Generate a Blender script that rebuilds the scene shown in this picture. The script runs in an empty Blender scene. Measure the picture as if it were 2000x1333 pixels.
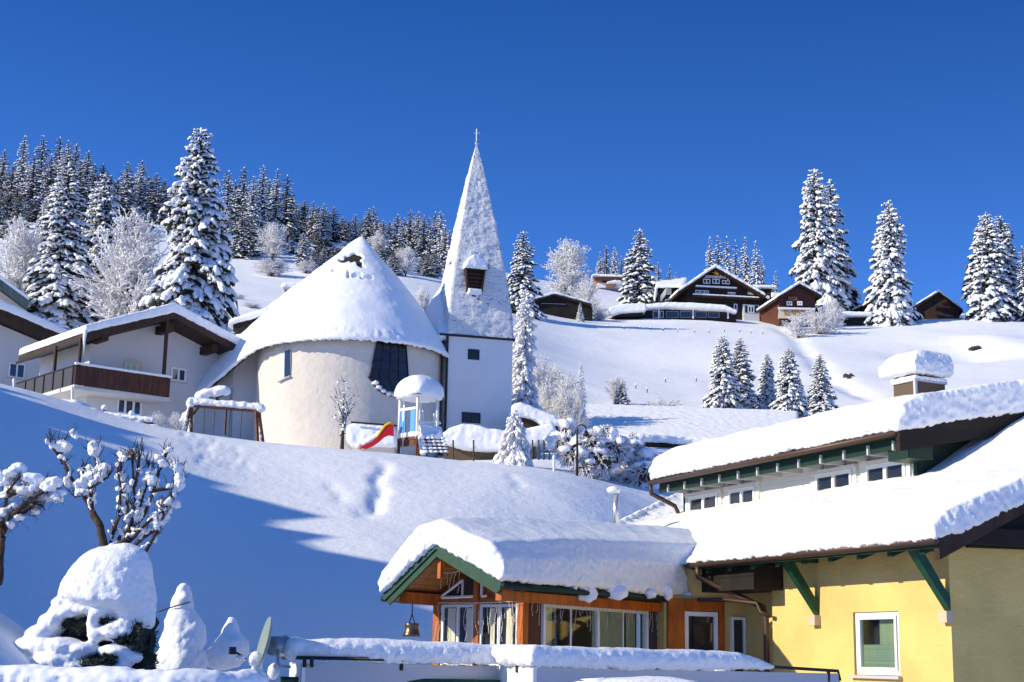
import bpy, bmesh, random
import numpy as np
from math import *
from mathutils import Vector, Matrix, noise

# ------------------------------------------------------------------ camera, sky, sun
SC = bpy.context.scene; COL = SC.collection
F = 2950.0; PITCH = radians(11.9); ROLL = .018
cam = bpy.data.cameras.new('camera'); cam.lens = F/2000*36; cam.sensor_width = 36
cam.clip_start = .1; cam.clip_end = 6000
co = bpy.data.objects.new('camera', cam); COL.objects.link(co); SC.camera = co
co.matrix_world = Matrix.Rotation(pi/2+PITCH, 4, 'X') @ Matrix.Rotation(ROLL, 4, 'Z')
SUN_EL = radians(24); SUN_DIR = Vector((-.94*cos(SUN_EL), -.342*cos(SUN_EL), sin(SUN_EL)))
W = bpy.data.worlds.new('World'); SC.world = W; W.use_nodes = True
nt = W.node_tree; bg = nt.nodes['Background']
sky = nt.nodes.new('ShaderNodeTexSky'); sky.sky_type = 'NISHITA'; sky.sun_disc = False
sky.sun_elevation = SUN_EL; sky.sun_rotation = atan2(SUN_DIR.x, SUN_DIR.y)
sky.altitude = 2600; sky.air_density = 1.0; sky.dust_density = .0; sky.ozone_density = 5.0
tc = nt.nodes.new('ShaderNodeTexCoord'); mp = nt.nodes.new('ShaderNodeMapping'); mp.vector_type = 'POINT'
mp.inputs['Location'].default_value = (0, 0, .14); mp.inputs['Scale'].default_value = (1, 1, 1.9)
hs = nt.nodes.new('ShaderNodeHueSaturation'); hs.inputs['Saturation'].default_value = 1.06; hs.inputs['Value'].default_value = 1.06
nt.links.new(tc.outputs['Generated'], mp.inputs['Vector']); nt.links.new(mp.outputs['Vector'], sky.inputs['Vector'])
nt.links.new(sky.outputs['Color'], hs.inputs['Color']); mxs = nt.nodes.new('ShaderNodeMix'); mxs.data_type = 'RGBA'; mxs.blend_type = 'MULTIPLY'; mxs.inputs['Factor'].default_value = 1; mxs.inputs['B'].default_value = (.62, .93, 1.16, 1)
nt.links.new(hs.outputs['Color'], mxs.inputs['A']); nt.links.new(mxs.outputs['Result'], bg.inputs['Color'])
sx_ = nt.nodes.new('ShaderNodeSeparateXYZ'); mr = nt.nodes.new('ShaderNodeValToRGB'); nt.links.new(tc.outputs['Generated'], sx_.inputs[0]); nt.links.new(sx_.outputs['Z'], mr.inputs['Fac'])
for e_, (p_, c_) in zip((mr.color_ramp.elements[0], mr.color_ramp.elements[1], mr.color_ramp.elements.new(.43), mr.color_ramp.elements.new(.6)), ((.18, (1.05, .97, 1.06)), (1., (.57, .57, .56)), (.43, (.36, .56, .73)), (.6, (.57, .58, .57)))): e_.position = p_; e_.color = (*c_, 1)
mg = nt.nodes.new('ShaderNodeMix'); mg.data_type = 'RGBA'; mg.blend_type = 'MULTIPLY'; mg.inputs['Factor'].default_value = 1; nt.links.new(mxs.outputs['Result'], mg.inputs['A']); nt.links.new(mr.outputs['Color'], mg.inputs['B']); nt.links.new(mg.outputs['Result'], bg.inputs['Color'])
mxs.inputs['B'].default_value = (1.02, 1.50, 1.80, 1)
bg.inputs['Strength'].default_value = .15
sl = bpy.data.lights.new('sun', 'SUN'); sl.energy = 4.2; sl.angle = radians(.5); sl.color = (1, .90, .68)
so = bpy.data.objects.new('sun', sl); COL.objects.link(so); so.rotation_euler = SUN_DIR.to_track_quat('Z', 'Y').to_euler()
SC.view_settings.view_transform = 'Standard'; SC.view_settings.look = 'None'; SC.view_settings.exposure = .45; SC.view_settings.gamma = 1
SC.cycles.max_bounces = 6; SC.cycles.transparent_max_bounces = 8

# ------------------------------------------------------------------ geometry helpers
def _rx(a): return np.array([[1,0,0],[0,cos(a),-sin(a)],[0,sin(a),cos(a)]])
def _rz(a): return np.array([[cos(a),-sin(a),0],[sin(a),cos(a),0],[0,0,1]])
RC = _rx(pi/2+PITCH) @ _rz(ROLL)
def ray(px, py):
    d = RC @ np.array([(px-1000)/F, -(py-666.5)/F, -1.]); return d/d[1]
def P(px, py, D): return ray(px, py)*D            # world point at distance D seen at that pixel of the reference image
def proj(p):
    v = RC.T @ np.array(p, float); return (1000+F*v[0]/-v[2], 666.5-F*v[1]/-v[2])
class Fr:                                          # a building's own axes: a along its front, b into it, z up
    def __init__(s, o, yaw):
        s.o = np.array(o, float)*[1, 1, 0]; y = radians(yaw)
        s.lx = np.array([cos(y), sin(y), 0]); s.ly = np.array([-sin(y), cos(y), 0])
    def w(s, a, b, z): return s.o + s.lx*a + s.ly*b + np.array([0, 0, z])
    def hit(s, px, py, b):
        d = ray(px, py); t = (b+s.o@s.ly)/(d@s.ly); p = d*t; return (p-s.o)@s.lx, p[2]
    def hitx(s, px, py, a):
        d = ray(px, py); t = (a+s.o@s.lx)/(d@s.lx); p = d*t; return (p-s.o)@s.ly, p[2]
def _ico(sub):
    bm = bmesh.new(); bmesh.ops.create_icosphere(bm, subdivisions=sub, radius=1)
    v = np.array([x.co[:] for x in bm.verts]); f = np.array([[q.index for q in x.verts] for x in bm.faces]); bm.free(); return v, f
ICO = {k: _ico(k) for k in (1, 2, 3, 4)}
class FrS(Fr):                                     # the same, with the building scaled by k about the camera
    def __init__(s, o, yaw, k): Fr.__init__(s, o, yaw); s.k = k
    def w(s, a, b, z): return s.o+s.lx*a*s.k+s.ly*b*s.k+np.array([0, 0, z*s.k])
    def hit(s, px, py, b): a, z = Fr.hit(s, px, py, b*s.k); return a/s.k, z/s.k
    def hitx(s, px, py, a): b, z = Fr.hitx(s, px, py, a*s.k); return b/s.k, z/s.k
class MB:
    def __init__(s): s.V = []; s.F = []; s.M = []; s.n = 0
    def add(s, V, Fs, m=0):
        V = np.asarray(V, float).reshape(-1, 3); s.V.append(V)
        for f in Fs: s.F.append([int(i)+s.n for i in f]); s.M.append(m)
        s.n += len(V); return s
    def hexa(s, p, m=0):                           # p: 4 bottom, 4 top
        return s.add(p, [(3,2,1,0),(4,5,6,7),(0,1,5,4),(1,2,6,5),(2,3,7,6),(3,0,4,7)], m)
    def box(s, fr, a0, a1, b0, b1, z0, z1, m=0):
        return s.hexa([fr.w(a0,b0,z0),fr.w(a1,b0,z0),fr.w(a1,b1,z0),fr.w(a0,b1,z0),fr.w(a0,b0,z1),fr.w(a1,b0,z1),fr.w(a1,b1,z1),fr.w(a0,b1,z1)], m)
    def slab(s, pts, vec, m=0):                    # polygon pushed along vec
        pts = np.array(pts, float); n = len(pts); q = pts+np.array(vec, float)
        return s.add(np.vstack([pts, q]), [list(range(n))[::-1], list(range(n, 2*n))]+[(i,(i+1)%n,n+(i+1)%n,n+i) for i in range(n)], m)
    def prism(s, fr, az, b0, b1, m=0):             # polygon on the front plane, extruded in depth
        return s.slab([fr.w(a, b0, z) for a, z in az], fr.w(0, b1, 0)-fr.w(0, b0, 0), m)
    def loft(s, loops, m=0):
        n = len(loops[0]); V = np.vstack([np.array(l, float) for l in loops]); Fs = [list(range(n))[::-1]]
        for k in range(len(loops)-1):
            for i in range(n): j = (i+1) % n; Fs.append((k*n+i, k*n+j, (k+1)*n+j, (k+1)*n+i))
        Fs.append([(len(loops)-1)*n+i for i in range(n)]); return s.add(V, Fs, m)
    def tube(s, pts, r, n=8, m=0):
        pts = [Vector(p) for p in pts]; R = r if hasattr(r, '__len__') else [r]*len(pts); loops = []
        for i, p in enumerate(pts):
            t = (pts[min(i+1, len(pts)-1)]-pts[max(i-1, 0)]).normalized()
            u = t.cross(Vector((0, 0, 1)) if abs(t.z) < .95 else Vector((1, 0, 0))).normalized(); v = t.cross(u)
            loops.append([p+(u*cos(2*pi*k/n)+v*sin(2*pi*k/n))*R[i] for k in range(n)])
        return s.loft(loops, m)
    def blob(s, c, r, sub=2, m=0, jit=0, seed=0):
        v, f = ICO[sub]; r = np.array(r if hasattr(r, '__len__') else (r, r, r)); k = np.ones(len(v))
        if jit: k = np.array([1+jit*noise.noise(Vector(x)*1.7+Vector((seed*3.1, seed, 0))) for x in v])
        return s.add(v*r*k[:, None]+np.array(c), f, m)
    def mesh(s, name, mats, off=(0, 0, 0), smooth=False):
        me = bpy.data.meshes.new(name); V = np.vstack(s.V)-np.array(off)
        me.vertices.add(len(V)); me.vertices.foreach_set('co', V.ravel())
        tot = np.array([len(f) for f in s.F]); st = np.concatenate([[0], np.cumsum(tot)[:-1]])
        me.loops.add(int(tot.sum())); me.loops.foreach_set('vertex_index', np.concatenate([np.array(f) for f in s.F]).astype(np.int32))
        me.polygons.add(len(s.F)); me.polygons.foreach_set('loop_start', st.astype(np.int32)); me.polygons.foreach_set('loop_total', tot.astype(np.int32))
        me.polygons.foreach_set('material_index', np.array(s.M, np.int32)); me.polygons.foreach_set('use_smooth', np.full(len(s.F), smooth))
        for m in (mats if isinstance(mats, (list, tuple)) else [mats]): me.materials.append(MAT[m])
        me.update(calc_edges=True); me.validate(); return me
    def build(s, name, mats, parent=None, smooth=False, off=None):
        off = wloc(parent) if off is None and parent is not None else (off if off is not None else (0, 0, 0))
        return link(name, s.mesh(name, mats, off, smooth), parent, off if parent is None else None)
def wloc(o):
    v = Vector((0, 0, 0))
    while o is not None: v += o.location; o = o.parent
    return np.array(v)
def link(name, me, parent=None, loc=None):
    o = bpy.data.objects.new(name, me); COL.objects.link(o); o.parent = parent
    if loc is not None: o.location = loc
    return o
def tag(o, label, cat, group=None):
    o['label'] = label; o['category'] = cat
    if group: o['group'] = group
    return o
def thing(name, label, cat, loc, group=None):
    o = bpy.data.objects.new(name, None); o.empty_display_size = .3; COL.objects.link(o); o.location = Vector(loc); return tag(o, label, cat, group)
def struct(o, kind='structure'): o['kind'] = kind; return o
def clone(root, loc, label=None, group=None, scale=None, rz=0):
    r = root.copy(); COL.objects.link(r); r.location = Vector(loc); r.rotation_euler = (0, 0, rz)
    if scale: r.scale = scale
    if label: r['label'] = label
    if group: r['group'] = group
    for ch in root.children: c = ch.copy(); COL.objects.link(c); c.parent = r
    return r

# ------------------------------------------------------------------ materials
MAT = {}
def mat(name, col, rough=.7, bump=None, var=None, planks=None, spec=.3, metal=0, trans=None, col2=None, thr=None, sss=0):
    m = bpy.data.materials.new(name); m.use_nodes = True; n = m.node_tree.nodes; l = m.node_tree.links; b = n['Principled BSDF']
    b.inputs['Base Color'].default_value = (*col, 1); b.inputs['Roughness'].default_value = rough
    b.inputs['Specular IOR Level'].default_value = spec; b.inputs['Metallic'].default_value = metal
    g = n.new('ShaderNodeTexCoord'); src = None; ht = None
    if var:                                        # (scale, amount[, stretch])
        t = n.new('ShaderNodeTexNoise'); t.inputs['Scale'].default_value = var[0]; t.inputs['Detail'].default_value = 6
        mpn = n.new('ShaderNodeMapping'); mpn.inputs['Scale'].default_value = var[2] if len(var) > 2 else (1, 1, 1)
        l.new(g.outputs['Object'], mpn.inputs['Vector']); l.new(mpn.outputs['Vector'], t.inputs['Vector'])
        r = n.new('ShaderNodeValToRGB'); c2 = col2 or tuple(c*(1-var[1]) for c in col)
        lo, hi = thr or (.35, .65); r.color_ramp.elements[0].position = lo; r.color_ramp.elements[1].position = hi
        r.color_ramp.elements[0].color = (*c2, 1); r.color_ramp.elements[1].color = (*col, 1)
        l.new(t.outputs['Fac'], r.inputs['Fac']); src = r.outputs['Color']
    if planks:                                     # (axis vector, board width, darkness)
        ax, wd, dk = planks; d = n.new('ShaderNodeVectorMath'); d.operation = 'DOT_PRODUCT'; d.inputs[1].default_value = ax
        l.new(g.outputs['Object'], d.inputs[0]); mu = n.new('ShaderNodeMath'); mu.operation = 'MULTIPLY'; mu.inputs[1].default_value = 1/wd; l.new(d.outputs['Value'], mu.inputs[0])
        fr = n.new('ShaderNodeMath'); fr.operation = 'FRACT'; l.new(mu.outputs[0], fr.inputs[0])
        fl = n.new('ShaderNodeMath'); fl.operation = 'FLOOR'; l.new(mu.outputs[0], fl.inputs[0])
        wn = n.new('ShaderNodeTexWhiteNoise'); wn.noise_dimensions = '1D'; l.new(fl.outputs[0], wn.inputs['W'])
        rp = n.new('ShaderNodeValToRGB'); rp.color_ramp.elements[0].position = 0; rp.color_ramp.elements[0].color = (dk, dk, dk, 1)
        rp.color_ramp.elements[1].position = .12; rp.color_ramp.elements[1].color = (1, 1, 1, 1); l.new(fr.outputs[0], rp.inputs['Fac'])
        ml = n.new('ShaderNodeMath'); ml.operation = 'MULTIPLY_ADD'; ml.inputs[1].default_value = .3; ml.inputs[2].default_value = .8; l.new(wn.outputs['Value'], ml.inputs[0])
        mx = n.new('ShaderNodeMix'); mx.data_type = 'RGBA'; mx.blend_type = 'MULTIPLY'; mx.inputs['Factor'].default_value = 1
        if src: l.new(src, mx.inputs['A'])
        else: mx.inputs['A'].default_value = (*col, 1)
        l.new(rp.outputs['Color'], mx.inputs['B']); m2 = n.new('ShaderNodeVectorMath'); m2.operation = 'SCALE'
        l.new(mx.outputs['Result'], m2.inputs[0]); l.new(ml.outputs[0], m2.inputs['Scale']); src = m2.outputs[0]; ht = rp.outputs['Color']
    if src: l.new(src, b.inputs['Base Color'])
    prev = None
    for bp in (bump or []):                        # (scale, distance[, stretch])
        t = n.new('ShaderNodeTexNoise'); t.inputs['Scale'].default_value = bp[0]; t.inputs['Detail'].default_value = 5; t.inputs['Roughness'].default_value = .6
        mpn = n.new('ShaderNodeMapping'); mpn.inputs['Scale'].default_value = bp[2] if len(bp) > 2 else (1, 1, 1)
        l.new(g.outputs['Object'], mpn.inputs['Vector']); l.new(mpn.outputs['Vector'], t.inputs['Vector'])
        bn = n.new('ShaderNodeBump'); bn.inputs['Strength'].default_value = 1; bn.inputs['Distance'].default_value = bp[1]
        l.new(t.outputs['Fac'], bn.inputs['Height'])
        if prev: l.new(prev, bn.inputs['Normal'])
        prev = bn.outputs['Normal']
    if ht:
        bn = n.new('ShaderNodeBump'); bn.inputs['Distance'].default_value = .01; l.new(ht, bn.inputs['Height'])
        if prev: l.new(prev, bn.inputs['Normal'])
        prev = bn.outputs['Normal']
    if prev: l.new(prev, b.inputs['Normal'])
    if trans is not None:                          # clear glass: see-through with a sheen
        tr = n.new('ShaderNodeBsdfTransparent'); tr.inputs['Color'].default_value = (.85, .9, .88, 1); gl = n.new('ShaderNodeBsdfGlossy'); gl.inputs['Roughness'].default_value = .02
        ms = n.new('ShaderNodeMixShader'); ms.inputs[0].default_value = trans; l.new(tr.outputs[0], ms.inputs[1]); l.new(gl.outputs[0], ms.inputs[2])
        l.new(ms.outputs[0], n['Material Output'].inputs['Surface'])
    MAT[name] = m; return m
mat('snow', (.86, .87, .89), .6, bump=[(1.2, .05), (14, .012), (60, .004)], spec=.2)
mat('roof_snow', (.87, .88, .9), .6, bump=[(4, .02), (22, .014), (75, .006)], spec=.2)
mat('field_snow', (.85, .86, .89), .65, bump=[(.35, .12), (4, .02), (25, .008)], spec=.2)
mat('tree_snow', (.86, .87, .9), .7, spec=.1)
mat('frost', (.80, .79, .80), .8, spec=.1)
mat('needles', (.050, .062, .050), .8, var=(3, .5), spec=.1)
mat('frosty_needles', (.36, .37, .36), .8, var=(3, .5), spec=.1)
mat('bark', (.085, .055, .04), .9, var=(8, .5), bump=[(20, .02, (1, 1, .2))])
mat('plaster_white', (.72, .72, .73), .9, bump=[(25, .01)], var=(.6, .06))
mat('plaster_rough', (.63, .58, .52), .9, bump=[(3, .05), (18, .02)], var=(1.2, .07))
mat('plaster_grey', (.62, .60, .58), .9, bump=[(25, .008)], var=(.5, .08))
mat('plaster_beige', (.62, .52, .40), .9, bump=[(25, .008)], var=(.5, .08))
mat('plaster_yellow', (.72, .525, .185), .9, bump=[(9, .018, (.5, .5, 1.0)), (40, .008)], var=(1.1, .16))
mat('dark_wood', (.050, .027, .016), .7, var=(4, .4, (1, 1, .3)), bump=[(12, .005, (1, 1, .2))])
mat('black_wood', (.022, .015, .012), .75, var=(1.5, .5), planks=((0, 0, 1), .35, .5))
mat('brown_planks', (.10, .035, .018), .6, var=(5, .4, (1, 1, .3)), planks=((.77, .64, 0), .16, .35))
mat('brown_rail', (.05, .022, .014), .6)
mat('orange_wood', (.50, .125, .016), .5, var=(6, .45, (1, 1, .25)), bump=[(10, .003, (1, 1, .2))])
mat('orange_soffit', (.36, .15, .04), .5, var=(6, .3), planks=((.82, -.57, 0), .14, .4))
mat('red_wood', (.11, .035, .02), .6, var=(6, .4))
mat('chalet_wood', (.30, .12, .045), .6, var=(1, .4), planks=((0, 0, 1), .4, .5))
mat('light_wood', (.42, .24, .13), .7, var=(1, .3))
mat('green_paint', (.008, .065, .034), .45, var=(8, .3))
mat('dark_green', (.008, .030, .018), .5)
mat('trim_white', (.78, .78, .76), .4)
mat('siding_white', (.78, .76, .68), .6, planks=((0, 0, 1), .13, .75))
mat('glass_dark', (.02, .025, .03), .05, spec=.9)
mat('church_glass', (.018, .017, .022), .25, spec=.5, var=(2.5, .5))
mat('glass_clear', (1, 1, 1), .02, trans=.10)
mat('interior', (.10, .085, .07), .9, var=(1.2, .6))
mat('curtain', (.50, .56, .38), .9)
mat('pale_curtain', (.62, .60, .45), .9)
mat('blind', (.38, .47, .36), .9, planks=((0, 0, 1), .02, .7))
mat('metal_dark', (.03, .028, .028), .5, metal=.3)
mat('metal_grey', (.30, .34, .38), .4, metal=.5)
mat('dish_grey', (.22, .28, .27), .5)
mat('steel', (.6, .6, .62), .3, metal=.8)
mat('copper_brown', (.075, .045, .032), .45, metal=.3)
mat('brass', (.16, .12, .075), .35, metal=.8)
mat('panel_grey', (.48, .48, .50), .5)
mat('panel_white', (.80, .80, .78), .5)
mat('mesh_grey', (.05, .05, .06), .6)
mat('red_plastic', (.48, .012, .012), .35)
mat('yellow_plastic', (.75, .45, .02), .35)
mat('blue_plastic', (.10, .32, .72), .45)
mat('painted_post', (.78, .76, .70), .6)
mat('play_wood', (.16, .06, .03), .7, var=(6, .4))
mat('teal_tiles', (.10, .14, .14), .7, planks=((1, 0, 0), .4, .5))
mat('shingles', (.80, .81, .83), .9, var=(3.4, .3), col2=(.30, .30, .31), thr=(.30, .38), bump=[(2.6, .22), (8, .12, (1, 1, 1.8))])
mat('shingle_dark', (.03, .026, .022), .9, var=(6, .5))
mat('brick_brown', (.11, .075, .05), .8)
mat('gold', (.75, .48, .06), .5)
mat('sign_white', (.75, .75, .72), .5)
mat('light_wire', (.65, .60, .52), .5)
mat('beige_foot', (.55, .45, .33), .8)
mat('blue_shirt', (.02, .05, .09), .8)

# ------------------------------------------------------------------ snow as solid, softened blankets
def clouds(sc):
    k = 'c%g' % sc; t = bpy.data.textures.get(k)
    if not t: t = bpy.data.textures.new(k, 'CLOUDS'); t.noise_scale = sc; t.noise_depth = 2
    return t
def soft(name, mb, parent, vox=.08, smooth=8, lumps=((.5, .08), (.12, .04)), m='roof_snow', crumb=.02):
    me = mb.mesh('tmp', m); o = bpy.data.objects.new('tmp', me); COL.objects.link(o)
    r = o.modifiers.new('r', 'REMESH'); r.mode = 'VOXEL'; r.voxel_size = vox; r.use_smooth_shade = True
    if smooth: q = o.modifiers.new('s', 'SMOOTH'); q.iterations = smooth; q.factor = .5
    for sc, st in lumps:
        d = o.modifiers.new('d', 'DISPLACE'); d.texture = clouds(sc); d.strength = st; d.mid_level = .5; d.texture_coords = 'LOCAL'
    dg = bpy.context.evaluated_depsgraph_get(); me2 = bpy.data.meshes.new_from_object(o.evaluated_get(dg)); me2.name = name
    bpy.data.objects.remove(o); bpy.data.meshes.remove(me)
    off = wloc(parent) if parent is not None else np.zeros(3)
    me2.transform(Matrix.Translation(-Vector(off)))
    if crumb:                                      # steep and hanging faces are crumbly, tops stay smooth
        n = len(me2.vertices); co_ = np.empty(n*3); me2.vertices.foreach_get('co', co_); co_ = co_.reshape(-1, 3); nr = np.empty(n*3); me2.vertices.foreach_get('normal', nr); nr = nr.reshape(-1, 3)
        f1 = 1/(vox*2.6); f2 = 1/(vox*1.2)
        for i in np.nonzero(nr[:, 2] < .75)[0]:
            w_ = min(1, (.75-nr[i, 2])/.6); q = Vector(co_[i]); co_[i] += nr[i]*w_*crumb*(noise.noise(q*f1)*1.0+noise.noise(q*f2)*.7)
        me2.vertices.foreach_set('co', co_.ravel()); me2.update()
    for p in me2.polygons: p.use_smooth = True
    return link(name, me2, parent)

# ------------------------------------------------------------------ terrain
DK = [8, 14, 20, 26, 32, 38, 44, 50, 56, 60, 66, 90, 110, 140, 170, 200, 225, 250, 280, 330, 420, 700]
TB = {
 -250: [1950,1500,1080,1160,1080,900,800,715,690,700,705,850,700,600,530,480,430,390,365,345,400,700],
 0:    [1950,1560,1150,1215,1095,965,850,765,746,757,770,850,700,610,540,490,440,400,370,350,400,700],
 120:  [1950,1650,1250,1265,1140,1010,900,805,775,785,800,855,700,615,545,495,445,405,375,355,400,700],
 250:  [1950,1650,1500,1320,1190,1075,965,865,825,835,845,865,700,620,550,500,450,412,385,360,400,700],
 500:  [1950,1650,1500,1350,1260,1160,1060,950,864,866,880,880,710,640,575,522,480,450,420,400,430,700],
 750:  [1950,1650,1500,1410,1310,1205,1095,975,878,882,900,900,740,660,590,540,512,495,480,470,480,700],
 870:  [1950,1650,1520,1430,1330,1220,1110,990,888,890,910,900,760,680,605,550,525,510,500,490,500,700],
 1000: [1950,1650,1540,1450,1350,1240,1130,1015,908,906,912,880,790,715,655,610,590,575,560,545,560,700],
 1100: [1950,1650,1560,1480,1390,1280,1160,1045,930,916,908,870,885,745,685,645,628,612,590,560,560,700],
 1200: [1950,1650,1560,1500,1420,1330,1220,1095,966,950,935,880,885,755,690,640,618,590,573,552,560,700],
 1330: [1950,1650,1600,1560,1480,1400,1290,1160,1040,1010,960,890,885,760,695,645,618,612,604,604,625,700],
 1500: [1950,1650,1620,1600,1560,1500,1400,1280,1120,1060,980,890,885,765,705,655,630,622,618,625,640,700],
 1650: [1950,1650,1620,1600,1560,1500,1400,1280,1120,1060,980,890,885,770,715,665,641,635,632,640,650,700],
 1800: [1950,1650,1620,1600,1560,1500,1400,1280,1120,1060,980,890,885,775,712,652,622,613,616,630,650,700],
 2000: [1950,1650,1620,1600,1560,1500,1400,1280,1120,1060,980,890,885,775,712,652,624,613,616,630,650,700],
 2250: [1950,1650,1620,1600,1560,1500,1400,1280,1120,1060,980,890,885,775,712,656,630,618,620,632,650,700]}
ND, NU = 470, 1150
tD = 8*(700/8)**np.linspace(0, 1, ND); tU = np.linspace(-.85, .85, NU)
rows = []
for k, D in enumerate(DK):
    u = []; z = []
    for px in sorted(TB):
        p = P(px, TB[px][k], D); u.append(p[0]/p[1]); z.append(p[2])
    rows.append(np.interp(tU, u, z))
rows = np.array(rows); TZ = np.array([np.interp(tD, DK, rows[:, j]) for j in range(NU)]).T
def gblur(A, s, ax):
    r = int(3*s); k = np.exp(-.5*(np.arange(-r, r+1)/s)**2); k /= k.sum()
    pad = [(0, 0), (0, 0)]; pad[ax] = (r, r); B = np.pad(A, pad, mode='edge'); out = np.zeros_like(A)
    for i, w in enumerate(k): out += w*(B[i:i+A.shape[0], :] if ax == 0 else B[:, i:i+A.shape[1]])
    return out
TZ = gblur(gblur(TZ, 4.5, 0), 23, 1)
def tz(u, D):
    fd = np.clip(log(D/8)/log(700/8)*(ND-1), 0, ND-1.001); fu = np.clip((u+.85)/1.7*(NU-1), 0, NU-1.001)
    i, j = int(fd), int(fu); a, b = fd-i, fu-j
    return (TZ[i, j]*(1-a)*(1-b)+TZ[i+1, j]*a*(1-b)+TZ[i, j+1]*(1-a)*b+TZ[i+1, j+1]*a*b)
def gnd(x, y): return tz(x/y, y)
def at(px, D):                                     # ground point at distance D in the direction of column px
    py = 900
    for _ in range(4):
        p = P(px, py, D); z = gnd(p[0], D); py = proj((p[0], D, z))[1]
    return np.array([p[0], D, z])
def on_ground(px, py, D0=22, D1=420):              # where the line of sight first meets the ground
    D = D0
    while D < D1:
        p = P(px, py, D)
        if gnd(p[0], D) >= p[2]: return np.array([p[0], D, gnd(p[0], D)])
        D *= 1.006
    return at(px, D1)
# footprints, tracks, a gully and soft hollows
RNG = random.Random(4)
dim = []
for i in range(110):
    t = i/109; q = on_ground(375+95*t+RNG.uniform(-26, 26)*(1+t), 864+46*t+RNG.uniform(-16, 16)); dim.append((q, RNG.uniform(.07, .11), -.045))
for a, b, n in (((745, 905), (735, 990), 15), ((640, 955), (700, 1003), 3), ((735, 990), (722, 1012), 4), ((1000, 935), (1020, 950), 2)):
    for i in range(n):
        t = i/max(1, n-1); q = on_ground(a[0]+(b[0]-a[0])*t+RNG.uniform(-9, 9), a[1]+(b[1]-a[1])*t); dim.append((q, .17, -.13))
gully = [on_ground(*p, 100) for p in ((1520, 640), (1548, 655), (1575, 690), (1600, 712), (1625, 742), (1665, 755), (1700, 775))]
X = tU[None, :]*tD[:, None]; Y = np.repeat(tD[:, None], NU, 1)
for q, r, h in dim:
    d2 = (X-q[0])**2+(Y-q[1])**2; msk = d2 < (4*r)**2; TZ[msk] += h*np.exp(-d2[msk]/(2*r*r))
for a, b in zip(gully[:-1], gully[1:]):
    ab = (b-a)[:2]; L2 = ab@ab; t = np.clip(((X-a[0])*ab[0]+(Y-a[1])*ab[1])/L2, 0, 1)
    d2 = (X-a[0]-t*ab[0])**2+(Y-a[1]-t*ab[1])**2; TZ -= .35*np.exp(-d2/(2*.9**2))
for px, py, r, h in ((1260, 700, 9, -.9), (1180, 690, 7, -.5), (1850, 690, 6, -1.3), (1900, 690, 3.5, -1.2), (1930, 675, 3, .8), (1640, 740, 4, .6), (1500, 740, 10, -.5), (480, 600, 6, .5)):
    q = on_ground(px, py, 100); TZ += h*np.exp(-((X-q[0])**2+(Y-q[1])**2)/(2*r*r))
NZ = np.zeros_like(TZ)
for i in range(0, ND):
    for j in range(0, NU, 1):
        if abs(tU[j]) < .42 and 18 < tD[i] < 330:
            x, y = X[i, j], Y[i, j]; NZ[i, j] = .10*noise.noise(Vector((x*.22, y*.22, 0)))*min(1, tD[i]/60)+(.16*noise.noise(Vector((x*.11+5, y*.11, 1))) if tD[i] < 58 else 0)+.28*noise.noise(Vector((x*.06, y*.06, 3)))*max(0, min(1, (tD[i]-95)/60))
TZ = TZ+NZ
tb = MB(); idx = np.arange(ND*NU).reshape(ND, NU)
quads = np.stack([idx[:-1, :-1], idx[:-1, 1:], idx[1:, 1:], idx[1:, :-1]], -1).reshape(-1, 4)
me = bpy.data.meshes.new('snowfield'); me.vertices.add(ND*NU); me.vertices.foreach_set('co', np.stack([X, Y, TZ], -1).ravel())
me.loops.add(quads.size); me.loops.foreach_set('vertex_index', quads.ravel().astype(np.int32)); me.polygons.add(len(quads))
me.polygons.foreach_set('loop_start', np.arange(0, quads.size, 4, dtype=np.int32)); me.polygons.foreach_set('loop_total', np.full(len(quads), 4, np.int32))
me.polygons.foreach_set('use_smooth', np.ones(len(quads), bool)); me.materials.append(MAT['field_snow']); me.update(calc_edges=True)
struct(link('hillside', me))
g = MB(); n = 64; g.add([(4000*cos(2*pi*i/n), 4000*sin(2*pi*i/n), -4) for i in range(n)], [range(n)]); struct(g.build('ground', 'field_snow'))
# unseen ridge added out of frame, shaped to shade the near slope
hb = MB(); hy = np.linspace(10, 58, 66); hx = np.linspace(-60, -26, 40); V = []
for y in hy:
    e = (.85*min(1, max(0, (y-12.5)/1.0))+.15*min(1, max(0, (y-17.5)/2.5)))*min(1, max(0, (52.5-y)/4.0)); e = e*e*(3-2*e) if y > 45 else e
    for x in hx:
        k = exp(-((x+37)/5.0)**2); V.append((x, y, -2+(20.4+.40*sin(y*.9)+.35*sin(y*2.3)+.2*sin(y*5.1))*k*e))
nx = len(hx); hb.add(V, [(i*nx+j, i*nx+j+1, (i+1)*nx+j+1, (i+1)*nx+j) for i in range(len(hy)-1) for j in range(nx-1)]); struct(hb.build('shade_ridge', 'field_snow', smooth=True))
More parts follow.
